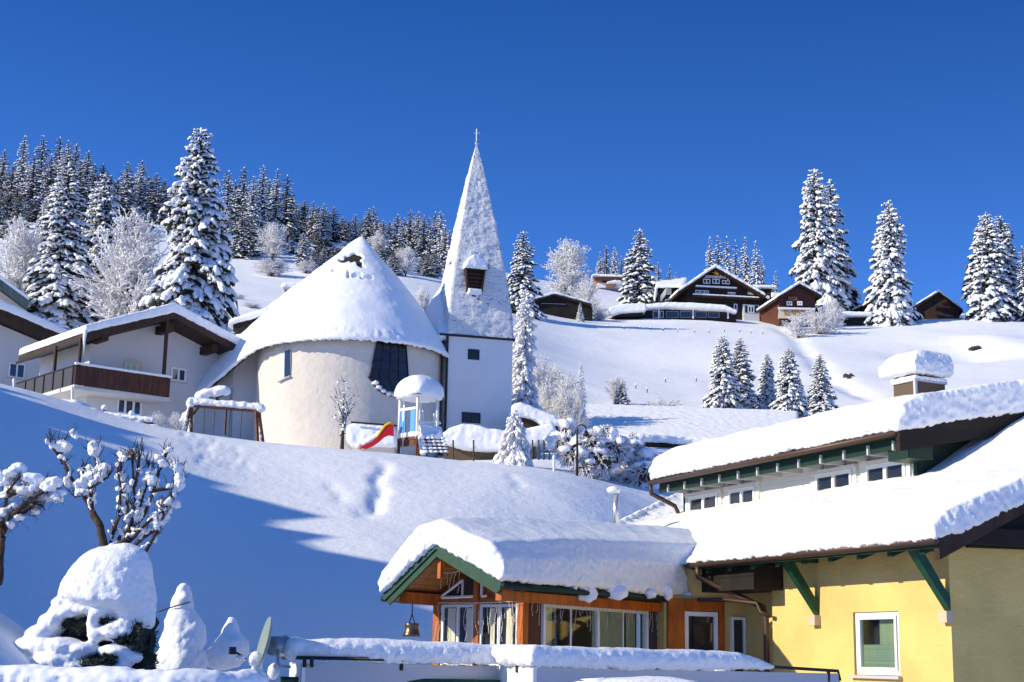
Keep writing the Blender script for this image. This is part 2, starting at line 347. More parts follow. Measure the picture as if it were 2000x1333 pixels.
# ------------------------------------------------------------------ trees
def fir_meshes(name, seed, h=10., r=2.1, n=230, sub=2, twigs=10, shape=.75, snow=1., bare=.01, dark='needles', fat=1., lets=4, droop=1., lean=0., mats=None):
    R = random.Random(seed); c = MB(); up3 = np.array([0, 0, 1.]); gaps = [(R.uniform(0, 6.28), R.uniform(.1, .8), R.uniform(.75, .88)) for _ in range(5)]
    def clump(p, ax, ln, w, th):                    # an elongated pillow of snow lying along a twig
        ax = ax/(np.linalg.norm(ax)+1e-9); sd = np.cross(ax, up3); sd /= np.linalg.norm(sd)+1e-9; nn = np.cross(sd, ax); v, ff = ICO[sub]; o = R.uniform(0, 90)
        kk = 1+.5*np.sin(v@np.array([2.3, 1.9, 2.7])+o)*np.cos(v@np.array([-1.7, 2.9, 1.3])+o*.7); c.add((v*kk[:, None])@np.stack([ax*ln, sd*w, nn*th])+p, ff, 1)
    for i in range(n):
        x = (i+R.random())/n; t = min(.985, 1-(1-x)**.74); az = i*2.39996+R.uniform(-.5, .5)
        L = (r*((1-t)**shape)*.93+.10*r)*R.uniform(.68, 1.12)
        for ga, gt, gk in gaps:
            if abs(((az-ga+pi) % (2*pi))-pi) < .7 and abs(t-gt) < .10: L *= gk
        z0 = h*(bare+(1-bare)*t); rad = np.array([cos(az), sin(az), 0]); sd = np.array([-sin(az), cos(az), 0]); up = .30*t+.02; dr = droop*R.uniform(.38, .72)*(.45+.65*(1-t))
        bend = R.uniform(-.15, .15); f = lambda s: rad*L*s+sd*bend*L*s*s+np.array([0, 0, z0+L*(up*s-dr*s*s)])
        c.tube([f(0), f(.55), f(1)], [.018*L+.008, .012*L+.006, .003], 3, 0)
        for s in (.35, .62, .88):                    # needles under the snow
            p = f(s)-up3*.045*L; tg = f(s+.1)-f(s-.1); tg /= np.linalg.norm(tg); w = L*(.21, .19, .13)[int(s*3)]
            v, ff = ICO[1]; q = v*np.array([1+.55*R.uniform(-.7, .7) for _ in v])[:, None]; c.add(q@np.stack([tg*L*.17, sd*w, np.cross(tg, sd)*L*.07])+p, ff, 0)
        for q in range(twigs):
            s = R.uniform(.2, 1.02); p = f(s); sg = R.choice((-1, 1)); w = L*R.uniform(.08, .26)*(1.1-.5*s); tip = p+sd*sg*w+rad*L*R.uniform(0, .14)-up3*L*R.uniform(.08, .24)*droop; b = rad*L*.03
            c.add([p-b, p+b, tip, p+b*.3-up3*.03*L], [(0, 1, 2), (0, 2, 3)], 0)
        if R.random() > snow: continue
        for s in ((.30, .62, .92) if L > .3*r else (.4, .9)):
            s *= R.uniform(.92, 1.06); p = f(s); tg = f(s+.1)-f(s-.1); th = (L*R.uniform(.040, .068)+.012)*fat
            clump(p+up3*th*.5+sd*R.uniform(-.05, .05)*L, tg, L*R.uniform(.14, .22), L*R.uniform(.07, .12)*fat*(1.2-.4*s), th)
        for q in range(lets):                        # drooping side twigs each with its own load
            s = R.uniform(.4, .95); sg = 1 if q % 2 else -1; p = f(s); d = rad*R.uniform(.4, .9)+sd*sg*R.uniform(.6, 1.0)-up3*R.uniform(.35, .95)*droop; e = p+d*L*R.uniform(.14, .24)*(1.15-.5*s)
            th = (L*R.uniform(.03, .05)+.010)*fat; clump((p+e)/2+up3*th*.4, e-p, np.linalg.norm(e-p)*R.uniform(.55, .75), L*R.uniform(.045, .075)*fat, th)
            sdx = np.cross(e-p, up3)*.25; c.add([p, (p+e)/2+sdx-up3*.04*L, e-up3*.07*L, (p+e)/2-sdx-up3*.04*L], [(0, 1, 2), (0, 2, 3)], 0)
    c.blob((0, 0, h*.985), (.03*r+.02, .03*r+.02, .018*h), 1, 1)
    tr = MB(); tr.tube([(0, 0, -.6), (0, 0, h*.4), (.02, 0, h*.96)], [.022*h, .014*h, .004*h], 7)
    return c.mesh(name, [dark, 'tree_snow'], smooth=True), tr.mesh(name+'_trunk', 'bark', smooth=True), h, r
def twig_meshes(name, seed, h=8., spread=3.2, base=.12, limbs=60, subs=9, tips=3, rmin=.02, snowy=.0, mats=('frost', 'bark', 'tree_snow'), cone=0., fleck=1200):
    R = random.Random(seed); S = []; B = []; tops = []
    def env(u):                                    # a point on or inside the crown's own uneven outline
        k = 1+.22*noise.noise(Vector(u)*1.7+Vector((seed, 0, 0))); z = u[2]*.5+.5; w = 1-cone*z
        return Vector((u[0]*spread*w*k, u[1]*spread*w*k, h*(base+(1-base)*(.5+.5*u[2]*k))))
    for i in range(limbs):
        u = Vector((R.gauss(0, 1), R.gauss(0, 1), R.gauss(.25, 1))).normalized()*R.uniform(.75, 1.0); e = env(u)
        st = Vector((R.uniform(-.02, .02)*h, R.uniform(-.02, .02)*h, max(h*.03, min(e.z*.62, h*R.uniform(base*.5, .5))))); c = Vector((e.x*.35, e.y*.35, st.z+(e.z-st.z)*.62)); n = 6; pts = []
        for k in range(n+1):
            q = k/n; pts.append(st*(1-q)**2+c*2*q*(1-q)+e*q*q+Vector((R.uniform(-1, 1), R.uniform(-1, 1), R.uniform(-1, 1)))*.012*h)
        for k in range(n): S.append((pts[k], pts[k+1], max(rmin, h*.010*(1-k/n)), max(rmin, h*.010*(1-(k+1)/n)), 1 if k < 2 else 2))
        for _ in range(subs):
            k = R.randint(1, n-1); p = pts[k].lerp(pts[k+1], R.random()); d = (pts[k+1]-pts[k]).normalized()
            d2 = (d+Vector((R.uniform(-1, 1), R.uniform(-1, 1), R.uniform(-.6, .8)))*.9).normalized(); L = spread*R.uniform(.14, .34); p2 = p+d2*L*.5; p3 = p2+(d2+Vector((0, 0, R.uniform(-.2, .3)))).normalized()*L*.5
            S.append((p, p2, rmin, rmin*.9, 3)); S.append((p2, p3, rmin*.9, rmin*.7, 3)); tops.append(p3)
            if snowy and R.random() < snowy: B.append(p2)
            for _ in range(tips):
                a = p.lerp(p3, R.uniform(.2, 1)); b = a+(d2*.5+Vector((R.uniform(-1, 1), R.uniform(-1, 1), R.uniform(-.5, .7)))).normalized()*L*R.uniform(.25, .5); S.append((a, b, rmin*.8, rmin*.6, 3)); tops.append(b)
    c = MB()
    for a, b, r0, r1, lv in S:
        t = (b-a).normalized(); u = t.cross(Vector((.3, .2, 1))).normalized(); v = t.cross(u)
        pts = [a+(u*cos(k*2.094)+v*sin(k*2.094))*r0 for k in range(3)]+[b+(u*cos(k*2.094)+v*sin(k*2.094))*r1 for k in range(3)]
        c.add(pts, [(0, 1, 4, 3), (1, 2, 5, 4), (2, 0, 3, 5)], 1 if lv == 1 else 0)
        if lv == 1 or snowy: c.add([q+Vector((0, 0, r0*1.1)) for q in pts], [(0, 1, 4, 3), (1, 2, 5, 4), (2, 0, 3, 5)], 2)
    for k in range(min(fleck, len(tops))):
        p = tops[(k*7) % len(tops)]; v, ff = ICO[1]; sz = rmin*R.uniform(1.5, 3.6); c.add(v*np.array([sz*1.3, sz*1.3, sz*.8])*np.array([1+.3*R.uniform(-1, 1) for _ in v])[:, None]+np.array(p), ff, 0)
    for q in B: c.blob(q+Vector((0, 0, rmin)), (h*R.uniform(.014, .03), h*R.uniform(.014, .03), h*R.uniform(.009, .02)), 1, 2, .4, int(q.x*90))
    tr = MB(); tr.tube([(0, 0, -.5), (0, 0, h*.25), (0, 0, h*.5)], [.024*h, .016*h, .008*h], 7)
    return c.mesh(name, list(mats), smooth=True), tr.mesh(name+'_trunk', mats[1], smooth=True), h, spread
TREEROOT = {}
def place_tree(kind, meshes, px, top, D, wpx, label, group=None, cat='fir tree', base=None, rz=None, name=None):
    cm, tm, h0, r0 = meshes; b = on_ground(px, base, max(20, D*.5)) if base else at(px, D)
    D = b[1]; H = max(.5, P(px, top, D)[2]-b[2]); sz = H/h0; sx = (wpx/F*D/2)/r0*1.16
    rz = rz if rz is not None else (px*1.7+top) % 6.28
    key = id(cm)
    if key not in TREEROOT:
        t = thing(kind, label, cat, b, group); link('crown', cm, t); link('trunk', tm, t); TREEROOT[key] = t
        t.rotation_euler = (0, 0, rz); t.scale = (sx, sx, sz)
    else:
        t = clone(TREEROOT[key], b, label, group, (sx, sx, sz), rz)
        if not group and 'group' in t: del t['group']
    t['category'] = cat; return t
HERO = [fir_meshes('crown', 11+i, r=(2.4, 2.1, 2.2)[i], n=(400, 360, 400)[i], sub=2, twigs=10, shape=(.62, .70, .58)[i], lets=8, fat=(1.05, 1.0, 1.12)[i]) for i in range(3)]
WIDE = [fir_meshes('crown', 31+i, r=(2.2, 2.0)[i], n=250, sub=1, twigs=8, shape=(.6, .68)[i], fat=(1.15, 1.3)[i]) for i in range(2)]
MID = [fir_meshes('crown', 51+i, r=1.8, n=180, sub=1, twigs=7, shape=.75, fat=1.2) for i in range(2)]
FAR = [fir_meshes('crown', 71+i, r=1.5, n=(150, 135, 160, 140, 150)[i], sub=1, twigs=4, lets=3, shape=(.62, .5, .7, .6, .55)[i], snow=(.9, .8, .88, .7, .95)[i], fat=(1.4, 1.2, 1.45, 1.15, 1.5)[i]) for i in range(5)]
DARK = [fir_meshes('crown', 91, r=1.5, n=150, sub=1, twigs=8, lets=2, shape=.75, snow=.10)]
ROUND = [twig_meshes('crown', 5, h=8, spread=3.0, base=.10, limbs=95, subs=12, rmin=.030, cone=.35), twig_meshes('crown', 9, h=8, spread=3.3, base=.04, limbs=110, subs=11, rmin=.026, cone=.45)]
BUSH = [twig_meshes('crown', 15+i, h=3, spread=2.2, base=.0, limbs=60, subs=9, rmin=.02, cone=.3, fleck=500) for i in range(2)]
THIN = [twig_meshes('crown', 25, h=5, spread=1.25, base=.30, limbs=13, subs=7, tips=2, rmin=.012, snowy=.45, cone=.5, fleck=60, mats=('bark', 'bark', 'tree_snow'))]
FROSTFIR0 = [fir_meshes('crown', 141, r=1.5, n=200, sub=1, twigs=8, shape=.6, dark='frost', fat=1.2)]
# big firs behind the left chalet
place_tree('fir_tree', HERO[1], 108, 316, 122, 150, 'snow-laden fir with drooping white branches behind the leftmost chalet, left of the frosted bare tree', rz=.4)
place_tree('fir_tree', HERO[0], 365, 249, 113, 172, 'tallest snow-laden fir, standing right behind the chalet with the brown balcony', rz=1.2)
place_tree('fir_tree', HERO[2], 184, 337, 127, 118, 'slimmer snowy fir squeezed between the left fir and the frosted tree', rz=2.2)
place_tree('frosted_tree', ROUND[1], 245, 408, 119, 215, 'broad leafless tree white with frost between the big firs behind the chalet', cat='bare tree')
place_tree('frosted_tree', ROUND[0], 25, 425, 125, 130, 'greyish frosted leafless tree at the left edge below the forest', cat='bare tree')
# forest on the left hillside
sky_l = [(-38,285,262),(-12,300,270),(0,292,250),(18,318,240),(38,264,255),(58,300,235),(75,264,258),(92,300,240),(108,267,262),(124,274,255),(141,281,265),(150,312,238),(165,294,250),(178,320,240),(197,320,275),(212,345,260),(226,350,245),(243,316,250),(256,340,262),(272,313,255),(287,345,265),(301,338,248),(318,350,258),(338,380,262),(352,352,262),(420,380,262),
 (440,332,232),(455,352,250),(470,326,240),(489,344,232),(508,322,242),(522,350,250),(536,329,244),(556,341,250),(567,380,255),(578,400,262),(592,391,262),(609,393,250),(620,404,262),(630,397,248),(640,412,262),(650,404,254),(668,424,262),(680,432,268),(692,419,250),(706,428,262),(718,407,246),(727,404,254),(736,424,262),(746,430,240),(760,432,262),(774,418,240),(788,425,252),(799,410,244),(808,422,262),(815,413,250),(826,420,240),(836,424,256),(848,413,246),(858,412,240),(868,440,236),(876,450,244)]
GF = 'firs of the hillside forest '
fgrp = lambda px: 'left of the tallest fir' if px < 365 else ('between the tallest fir and the church roof' if px < 640 else 'behind the church roof')
flab = lambda px: 'snow-dusted fir in the dense hillside forest '+fgrp(px)
for i, (px, ty, D) in enumerate(sky_l):
    dk = px in (197, 212, 256) ; m = DARK[0] if dk else FAR[i % 5]
    place_tree('forest_fir', m, px, ty, D, RNG.uniform(42, 56) if px < 600 else RNG.uniform(32, 42), {197: 'darkest narrow fir on the forest skyline left of the tallest fir', 212: 'dark fir just right of the darkest narrow one on the forest skyline', 256: 'dark fir on the skyline between two white tops left of the tallest fir'}[px] if dk else flab(px), None if dk else GF+fgrp(px))
for i in range(104):
    px = RNG.choice([RNG.uniform(-30, 330), RNG.uniform(425, 875)]); D = RNG.uniform(206, 246)
    top = (360+RNG.uniform(0, 100)+(30 if px > 200 else 0)) if px < 330 else (np.interp(px, [425, 500, 575, 700, 875], [395, 400, 445, 470, 470])+RNG.uniform(0, 40))
    place_tree('forest_fir', FAR[(i*3) % 5], px, top, D, RNG.uniform(34, 48), flab(px), GF+fgrp(px))
for i, (px, ty, D, w, lb) in enumerate([(590,455,204,34,'small pointed fir alone at the forest edge, left of the round church roof'),(612,487,203,22,'young snowy fir, left one of two beside the pointed fir at the forest edge'),(632,480,204,26,'young snowy fir, right one of two beside the pointed fir at the forest edge')]):
    place_tree('fir_tree', FAR[i], px, ty, D, w, lb)
for px, ty, D, w, lb in [(532,436,207,78,'round frosted leafless tree against the dark forest, left of the church roof'),(530,508,190,82,'pale frosted bush tree on the white clearing, below the round frosted tree'),(598,512,196,56,'frosted bush beside the small pointed fir at the clearing'),(736,455,225,46,'white frosted tree peeping over the right shoulder of the church roof'),(792,482,207,56,'thin frosted tree between the round church roof and the steeple'),(822,560,150,40,'frosted bush beside the left foot of the steeple roof')]:
    place_tree('frosted_tree', ROUND[int(px) % 2], px, ty, D, w, lb, cat='bare tree')
for px, ty, D, w, lb in [(464,580,160,40,'low brown frosted bush on the clearing right of the tallest fir'),(490,600,152,44,'low snow mound bush beside the streaked tree shadows'),(462,640,135,60,'flat frosted scrub just above the chalet roof edge')]:
    place_tree('bush', BUSH[int(px) % 2], px, ty, D, w, lb, cat='bush')
# right half skyline
place_tree('fir_tree', WIDE[0], 1020, 452, 196, 74, 'snowy fir right of the steeple, above the dark barn', rz=2)
place_tree('fir_tree', WIDE[1], 1250, 447, 232, 84, 'snowy fir standing alone left of the large dark hotel', rz=1)
place_tree('fir_tree', HERO[2], 1598, 330, 226, 104, 'taller left fir of the tall pair in front of the brown farmhouse', rz=3)
place_tree('fir_tree', HERO[1], 1628, 350, 233, 96, 'right and shorter fir of the tall pair in front of the brown house', rz=.3)
place_tree('fir_tree', HERO[2], 1744, 392, 222, 92, 'single tall narrow fir left of the dark gabled barn on the right', rz=5)
place_tree('fir_tree', HERO[0], 1936, 417, 224, 104, 'left fir of the wide clump near the right edge of the ridge', rz=4)
place_tree('fir_tree', HERO[1], 1964, 422, 229, 104, 'right fir of the wide clump near the right edge of the ridge', rz=2.4)
place_tree('fir_tree', FAR[2], 2004, 480, 222, 46, 'fir cut off by the right edge of the view on the ridge')
for i, (px, ty, D, w) in enumerate([(1388,462,262,34),(1404,460,268,36),(1421,461,262,36),(1438,468,266,28),(1457,463,262,34),(1478,470,260,34),(1490,500,262,26)]):
    place_tree('ridge_fir', FAR[i % 5], px, ty, D, w, ['leftmost','second','third','fourth','fifth','sixth','rightmost'][i]+' of the seven snowy firs rising behind the dark hotel roof', 'firs behind the hotel')
for i, (px, ty, D, w) in enumerate([(1172,492,345,24),(1184,480,350,30),(1200,483,345,28),(1224,494,350,24),(1214,500,352,20)]):
    place_tree('ridge_fir', FAR[(i+2) % 5], px, ty, D, w, ['leftmost','second','middle','rightmost','fourth'][i]+' of five distant firs behind the small hilltop chalet', 'firs behind the hilltop chalet')
for px, ty, w, lb in [(1286,512,22,'small distant fir just left of the hotel wing, left of a pair'),(1308,517,20,'small distant fir just left of the hotel wing, right of a pair'),(1320,532,18,'tiny snowy tree touching the hotel wing roof'),(1516,530,20,'small snowy fir beyond the flat roof right of the hotel'),(1545,558,20,'tiny snowy tree between the hotel and the orange-brown house')]:
    place_tree('fir_tree', FAR[int(px) % 5], px, ty, 300, w, lb)
place_tree('frosted_tree', ROUND[0], 1108, 468, 236, 104, 'large white frosted round tree behind the dark barn', cat='bare tree')
place_tree('frosted_tree', ROUND[1], 1146, 545, 226, 64, 'lower frosted tree leaning right of the large round one behind the barn', cat='bare tree')
place_tree('frosted_tree', ROUND[1], 1628, 582, 214, 50, 'small snow-filled bush tree under the tall twin firs', cat='bare tree')
for px, ty, D, w, lb in [(1600,607,205,110,'wide low frosted hedge below the orange-brown house'),(1560,618,200,70,'frosted scrub at the head of the snow gully'),(1170,600,214,60,'frosted scrub right of the dark barn')]:
    place_tree('bush', BUSH[int(px) % 2], px, ty, D, w, lb, cat='bush')
place_tree('small_conifer', HERO[1], 1133, 592, 206, 15, 'small snow-wrapped conifer in front of the right end of the dark barn', rz=1)
# small firs on the meadow
for i, (px, ty, D, w, lb) in enumerate([(1413,656,122,72,'left fir of the close pair on the meadow above the white-walled upper floor'),(1447,660,125,74,'right fir of the close pair on the meadow above the white-walled upper floor'),(1500,690,127,44,'slimmest meadow fir, between the close pair and the broad one'),(1543,680,120,72,'broad snowy meadow fir in the middle of the right three'),(1604,690,124,62,'rightmost meadow fir, bent and packed with snow')]):
    place_tree('meadow_fir', HERO[i % 3], px, ty, D, w, lb, 'young firs on the meadow')
place_tree('meadow_fir', WIDE[0], 1214, 748, 124, 40, 'little snow-packed fir in front of a frosted bush, meadow foot')
place_tree('frosted_tree', ROUND[0], 1203, 735, 128, 48, 'frosted bush behind the little snow-packed fir at the meadow foot', cat='bare tree')
place_tree('bush', BUSH[0], 1294, 780, 122, 100, 'low snow-buried bush right of the little fir at the meadow foot', cat='bush')
for px, ty, D, w, k, lb in [(1052, 690, 110, 70, 1, 'tall frosted tree, leftmost of the white cluster right of the steeple'), (1078, 712, 112, 66, 0, 'frosted tree second from left in the white cluster right of the steeple'), (1108, 728, 106, 66, 0, 'bushy frosted tree in the middle of the white cluster right of the steeple'), (1070, 745, 101, 70, 1, 'low broad frosted bush in front of the white cluster right of the steeple'), (1100, 758, 99, 64, 0, 'lowest frosted bush of the white cluster, just left of the long snow roof'), (1128, 752, 104, 44, 1, 'small frosted bush under the narrow frosted conifer')]:
    place_tree('frosted_tree', ROUND[k], px, ty, D, w, lb, cat='bare tree')
place_tree('frosted_conifer', FROSTFIR0[0], 1134, 706, 112, 26, 'narrow frosted conifer closing the white cluster right of the steeple', cat='conifer')
FROSTFIR = fir_meshes('crown', 131, r=1.5, n=420, sub=1, twigs=12, shape=.42, dark='frost', fat=1.1, droop=1.3)
WEEP = fir_meshes('crown', 133, h=3, r=1.5, n=170, sub=2, twigs=20, shape=.8, dark='frost', fat=1.0, droop=1.7)
place_tree('frosted_conifer', FROSTFIR, 1022, 565, 96, 62, 'tall slender white frosted conifer at the right corner of the church tower', cat='conifer')
place_tree('frosted_conifer', WEEP, 1003, 800, 62, 82, 'small weeping white conifer in front of the snow-covered porch roof', cat='conifer')
place_tree('young_tree', THIN[0], 668, 732, 60, 84, 'slim young tree dusted with snow in front of the round church wall', cat='young tree')
# ------------------------------------------------------------------ shared building pieces
def window(fr, a0, a1, z0, z1, b, parent, t=.06, nx=1, nz=0, fm='trim_white', pm='glass_dark', dep=.05, sill=None, rad=None, bar=.03, label=None):
    m = MB(); x0, x1 = min(a0, a1), max(a0, a1)
    m.box(fr, x0, x1, b-dep, b+.03, z1-t, z1); m.box(fr, x0, x1, b-dep, b+.03, z0, z0+t)
    m.box(fr, x0, x0+t, b-dep, b+.03, z0+t, z1-t); m.box(fr, x1-t, x1, b-dep, b+.03, z0+t, z1-t)
    for i in range(1, nx): c = x0+(x1-x0)*i/nx; m.box(fr, c-t*.6, c+t*.6, b-dep+.004, b+.02, z0+t, z1-t)
    for i in range(nz): c = z0+(z1-z0)*(i+1)/(nz+1); m.box(fr, x0+t, x1-t, b-dep+.012, b+.01, c-bar/2, c+bar/2)
    w = m.build('window', fm, parent); p = MB(); p.box(fr, x0+t*.8, x1-t*.8, b-dep*.35, b-.004, z0+t*.8, z1-t*.8); p.build('pane', pm, w)
    if sill: s = MB(); s.box(fr, x0-.05, x1+.05, b-dep-.06, b+.02, z0-.06, z0-.003); s.build('sill', sill, w)
    if label: w['label'] = label
    return w
def hitbox(fr, x0, y0, x1, y1, b):                 # photo rectangle -> a0,a1,z0,z1 on a wall plane
    a0, z1 = fr.hit(x0, y0, b); a1, z0 = fr.hit(x1, y1, b); return a0, a1, z0, z1
def pslab(pts, D, dep, mb=None, m=0, lx=None):     # outlined block at a real distance with real thickness
    mb = mb or MB(); return mb.slab([P(x, y, D) for x, y in pts][::-1], (0, dep, 0), m)
def snow_on(pts, D, dep, name, parent, vox=.1, smooth=6, lumps=((.6, .1), (.15, .05))): return soft(name, pslab(pts, D, dep), parent, vox, smooth, lumps)

# ------------------------------------------------------------------ church: round nave with the sweeping snow roof
CX = P(684, 700, 88)[0]; K = Fr((CX, 88, 0), 0); GZ = 7.0
ch = thing('church', 'round white plastered church with a huge cone-shaped snow-covered roof sweeping down to the left', 'church', (CX, 88, GZ))
TH = [-180, -150, -128, -110, -97, -88, -80, -71, -62, -45, 0, 45, 95, 130, 180]
RE = [6.6, 8.5, 11.0, 11.9, 9.8, 8.3, 7.3, 6.6, 6.2, 6.1, 6.1, 6.05, 5.85, 6.0, 6.6]
ZE = [17.2, 16.4, 15.3, 15.1, 15.25, 15.6, 16.25, 16.85, 17.2, 17.4, 17.5, 17.55, 17.6, 17.5, 17.2]
AP = P(706, 463, 88); AA = AP[0]-CX; AZ = AP[2]
def rsurf(th, s):
    R = np.interp(degrees(th), TH, RE); z = np.interp(degrees(th), TH, ZE)
    g = (s**1.10)*(1-.10*sin(pi*s)) + 0
    if s < .12: g = .12**1.10*(1-.10*sin(pi*.12))*(s/.12)**1.6*.97+g*.03
    k = (1-s)**1.5
    return np.array([AA*k+sin(th)*R*s, -cos(th)*R*s, AZ-(AZ-z)*g])
nT, nS = 420, 110; V = []; low = []
for i in range(nT):
    th = -pi+2*pi*i/nT
    for j in range(nS):
        s = (j+.02)/(nS-1); q = rsurf(th, s); w = K.w(*q); pp = proj(w); th_ = degrees(th)
        nn = noise.noise(Vector((w[0]*.9, w[1]*.9, w[2]*.9)))*.09+noise.noise(Vector((w[0]*3, w[1]*3, w[2]*3)))*.02
        fr_ = -75 < th_ < 75; n2 = noise.noise(Vector((pp[0]*.09, pp[1]*.16, 0)))
        hole = 0
        if fr_:
            for cx, cy, rx, ry in ((690, 503, 17, 8.5), (673, 508, 12, 3.5), (702, 513, 6, 7), (708, 520, 6, 3), (697, 538, 10, 2.6), (716, 542, 13, 2.6), (680, 536, 3, 5.5), (650, 527, 2.5, 2.5)):
                e = ((pp[0]-cx)/rx)**2+((pp[1]-cy)/ry)**2+n2*.8; hole = max(hole, min(1, max(0, (1.2-e)/.4)))
        if s > .96: nn += .10*noise.noise(Vector((w[0]*5, w[1]*5, 1)))
        out_ = np.array([sin(th)*.7, -cos(th)*.7, .72]); V.append(w+np.array([0, 0, nn])-out_*.30*hole)
lip = []
for r_, dz in ((1.012, -.16), (1.01, -.34), (.985, -.46), (.80, -.50)):
    for i in range(nT):
        th = -pi+2*pi*i/nT; q = rsurf(th, min(r_, 1)); w = K.w(q[0]*(r_ if r_ > 1 else 1), q[1]*(r_ if r_ > 1 else 1), q[2])
        n3 = noise.noise(Vector((w[0]*4.5, w[1]*4.5, 5)))*.10+noise.noise(Vector((w[0]*13, w[1]*13, 5)))*.06
        lip.append((r_, i, w+np.array([0, 0, dz+(n3 if r_ > .9 else 0)])))
sm = MB(); n0 = len(V); V += [l[2] for l in lip]
ring = lambda k, i: (i*nS+nS-1) if k == 0 else n0+(k-1)*nT+i
Fs = [(i*nS+j, i*nS+j+1, ((i+1) % nT)*nS+j+1, ((i+1) % nT)*nS+j) for i in range(nT) for j in range(nS-1)]
Fs += [(ring(k, i), ring(k+1, i), ring(k+1, (i+1) % nT), ring(k, (i+1) % nT)) for k in range(4) for i in range(nT)]
Fs.append([i*nS for i in range(nT)][::-1]); sm.add(V, Fs); sm.build('roof_snow', 'roof_snow', ch, True)
pm_ = MB(); V = []
for i in range(50):
    for j in range(24): th = radians(-40+70*i/49); q = rsurf(th, .05+.33*j/23); w = K.w(*q); V.append(w-np.array([sin(th)*.7, -cos(th)*.7, .72])*.13)
pm_.add(V, [(i*24+j, i*24+j+1, i*24+24+j+1, i*24+24+j) for i in range(49) for j in range(23)]); pm_.build('bare_shingles', 'shingle_dark', ch, True)
rm = MB(); V = []; n1, n2_ = 120, 16
for i in range(n1):
    for j in range(n2_): q = rsurf(-pi+2*pi*i/n1, .03+.945*j/(n2_-1)); V.append(K.w(q[0], q[1], q[2]-.46))
for i in range(n1): q = rsurf(-pi+2*pi*i/n1, .97); V.append(K.w(q[0]*.995, q[1]*.995, q[2]-.62))
for i in range(n1): q = rsurf(-pi+2*pi*i/n1, .85); V.append(K.w(q[0], q[1], q[2]-.66))
Fs = [(i*n2_+j, i*n2_+j+1, ((i+1) % n1)*n2_+j+1, ((i+1) % n1)*n2_+j) for i in range(n1) for j in range(n2_-1)]
Fs += [(i*n2_+n2_-1, n1*n2_+i, n1*n2_+(i+1) % n1, ((i+1) % n1)*n2_+n2_-1) for i in range(n1)]+[(n1*n2_+i, n1*n2_+n1+i, n1*n2_+n1+(i+1) % n1, n1*n2_+(i+1) % n1) for i in range(n1)]
Fs.append([i*n2_ for i in range(n1)][::-1]); rm.add(V, Fs); rm.build('roof', 'shingle_dark', ch, True)
RW = 5.42
def ztop(a, b):
    th = atan2(a, -b); R = np.interp(degrees(th), TH, RE); s = min(.99, hypot(a, b)/R); return rsurf(th, s)[2]-.55
wall = MB(); pts = [(RW*sin(radians(t)), -RW*cos(radians(t))) for t in range(-100, 161, 4)]; V = []; nz_ = 14
for a, b in pts:
    zt = ztop(a, b)
    for k in range(nz_+1):
        z = GZ-2+(zt-GZ+2)*k/nz_; w = K.w(a, b, z); d = .03*noise.noise(Vector((w[0]*1.3, w[1]*1.3, z*1.3))); u = Vector((a, b, 0)).normalized(); V.append(w+np.array([u.x*d, u.y*d, 0]))
wall.add(V, [(i*(nz_+1)+k, (i+1)*(nz_+1)+k, (i+1)*(nz_+1)+k+1, i*(nz_+1)+k+1) for i in range(len(pts)-1) for k in range(nz_)])
wall.build('wall', 'plaster_rough', ch, True)
wg = MB(); line = [(-5.25, .6), (-6.9, .15), (-8.0, 1.0), (-10.6, 2.6)]
for (a, b), (c, d) in zip(line[:-1], line[1:]):
    n = 8; 
    for k in range(n):
        p, q = (a+(c-a)*k/n, b+(d-b)*k/n), (a+(c-a)*(k+1)/n, b+(d-b)*(k+1)/n)
        wg.hexa([K.w(*p, GZ-2), K.w(*q, GZ-2), K.w(q[0], q[1]+.4, GZ-2), K.w(p[0], p[1]+.4, GZ-2), K.w(*p, ztop(*p)-.1), K.w(*q, ztop(*q)-.1), K.w(q[0], q[1]+.4, ztop(*q)-.1), K.w(p[0], p[1]+.4, ztop(*p)-.1)])
w2 = wg.build('wing_wall', 'plaster_grey', ch)
dp = MB(); dp.tube([K.w(-6.95, .05, 15.4), K.w(-6.95, .05, 6)], .05, 6); dp.build('downpipe', 'metal_grey', ch)
def cylhit(px, py, R):
    d = ray(px, py); a = d[0]**2+d[1]**2; b = -2*(d[0]*CX+d[1]*88); c = CX**2+88**2-R*R; t = (-b-sqrt(max(0, b*b-4*a*c)))/(2*a); return d*t
def cylgrid(rows, R, mb=None, nx=8, m=0):          # rows: (xl, y, xr, yr); a curved panel lying against the round wall
    mb = mb or MB(); V = []
    for xl, yl, xr, yr in rows:
        for k in range(nx+1): V.append(cylhit(xl+(xr-xl)*k/nx, yl+(yr-yl)*k/nx, R))
    n = nx+1; return mb.add(V, [(i*n+k, (i+1)*n+k, (i+1)*n+k+1, i*n+k+1) for i in range(len(rows)-1) for k in range(nx)], m)
bw = cylgrid([(737, 664, 793, 669), (733, 684, 794, 689), (729, 702, 796, 708), (725, 720, 797, 728), (719, 738, 798, 742), (729, 749, 797, 753), (742, 758, 792, 762), (756, 764, 782, 767)], RW+.06)
bwo = bw.build('window', 'church_glass', ch, True); bwo['label'] = 'large dark church window flaring towards a rounded bottom'
br = MB()
for f0 in (.0, .25, .5, .75, 1.0):
    br.tube([cylhit(l+(r-l)*f0, yl+(yr-yl)*f0, RW+.09) for l, yl, r, yr in [(737, 664, 793, 669), (729, 702, 796, 708), (722, 735, 798, 740), (740, 756, 793, 761)]], .028 if f0 in (0, 1) else .02, 5)
for y in (685, 705, 722, 738): br.tube([cylhit(x, y+(x-735)*.07, RW+.09) for x in ((731, 760, 795) if y < 720 else (724, 760, 797))], .02, 5)
br.build('glazing_bars', 'metal_dark', bwo)
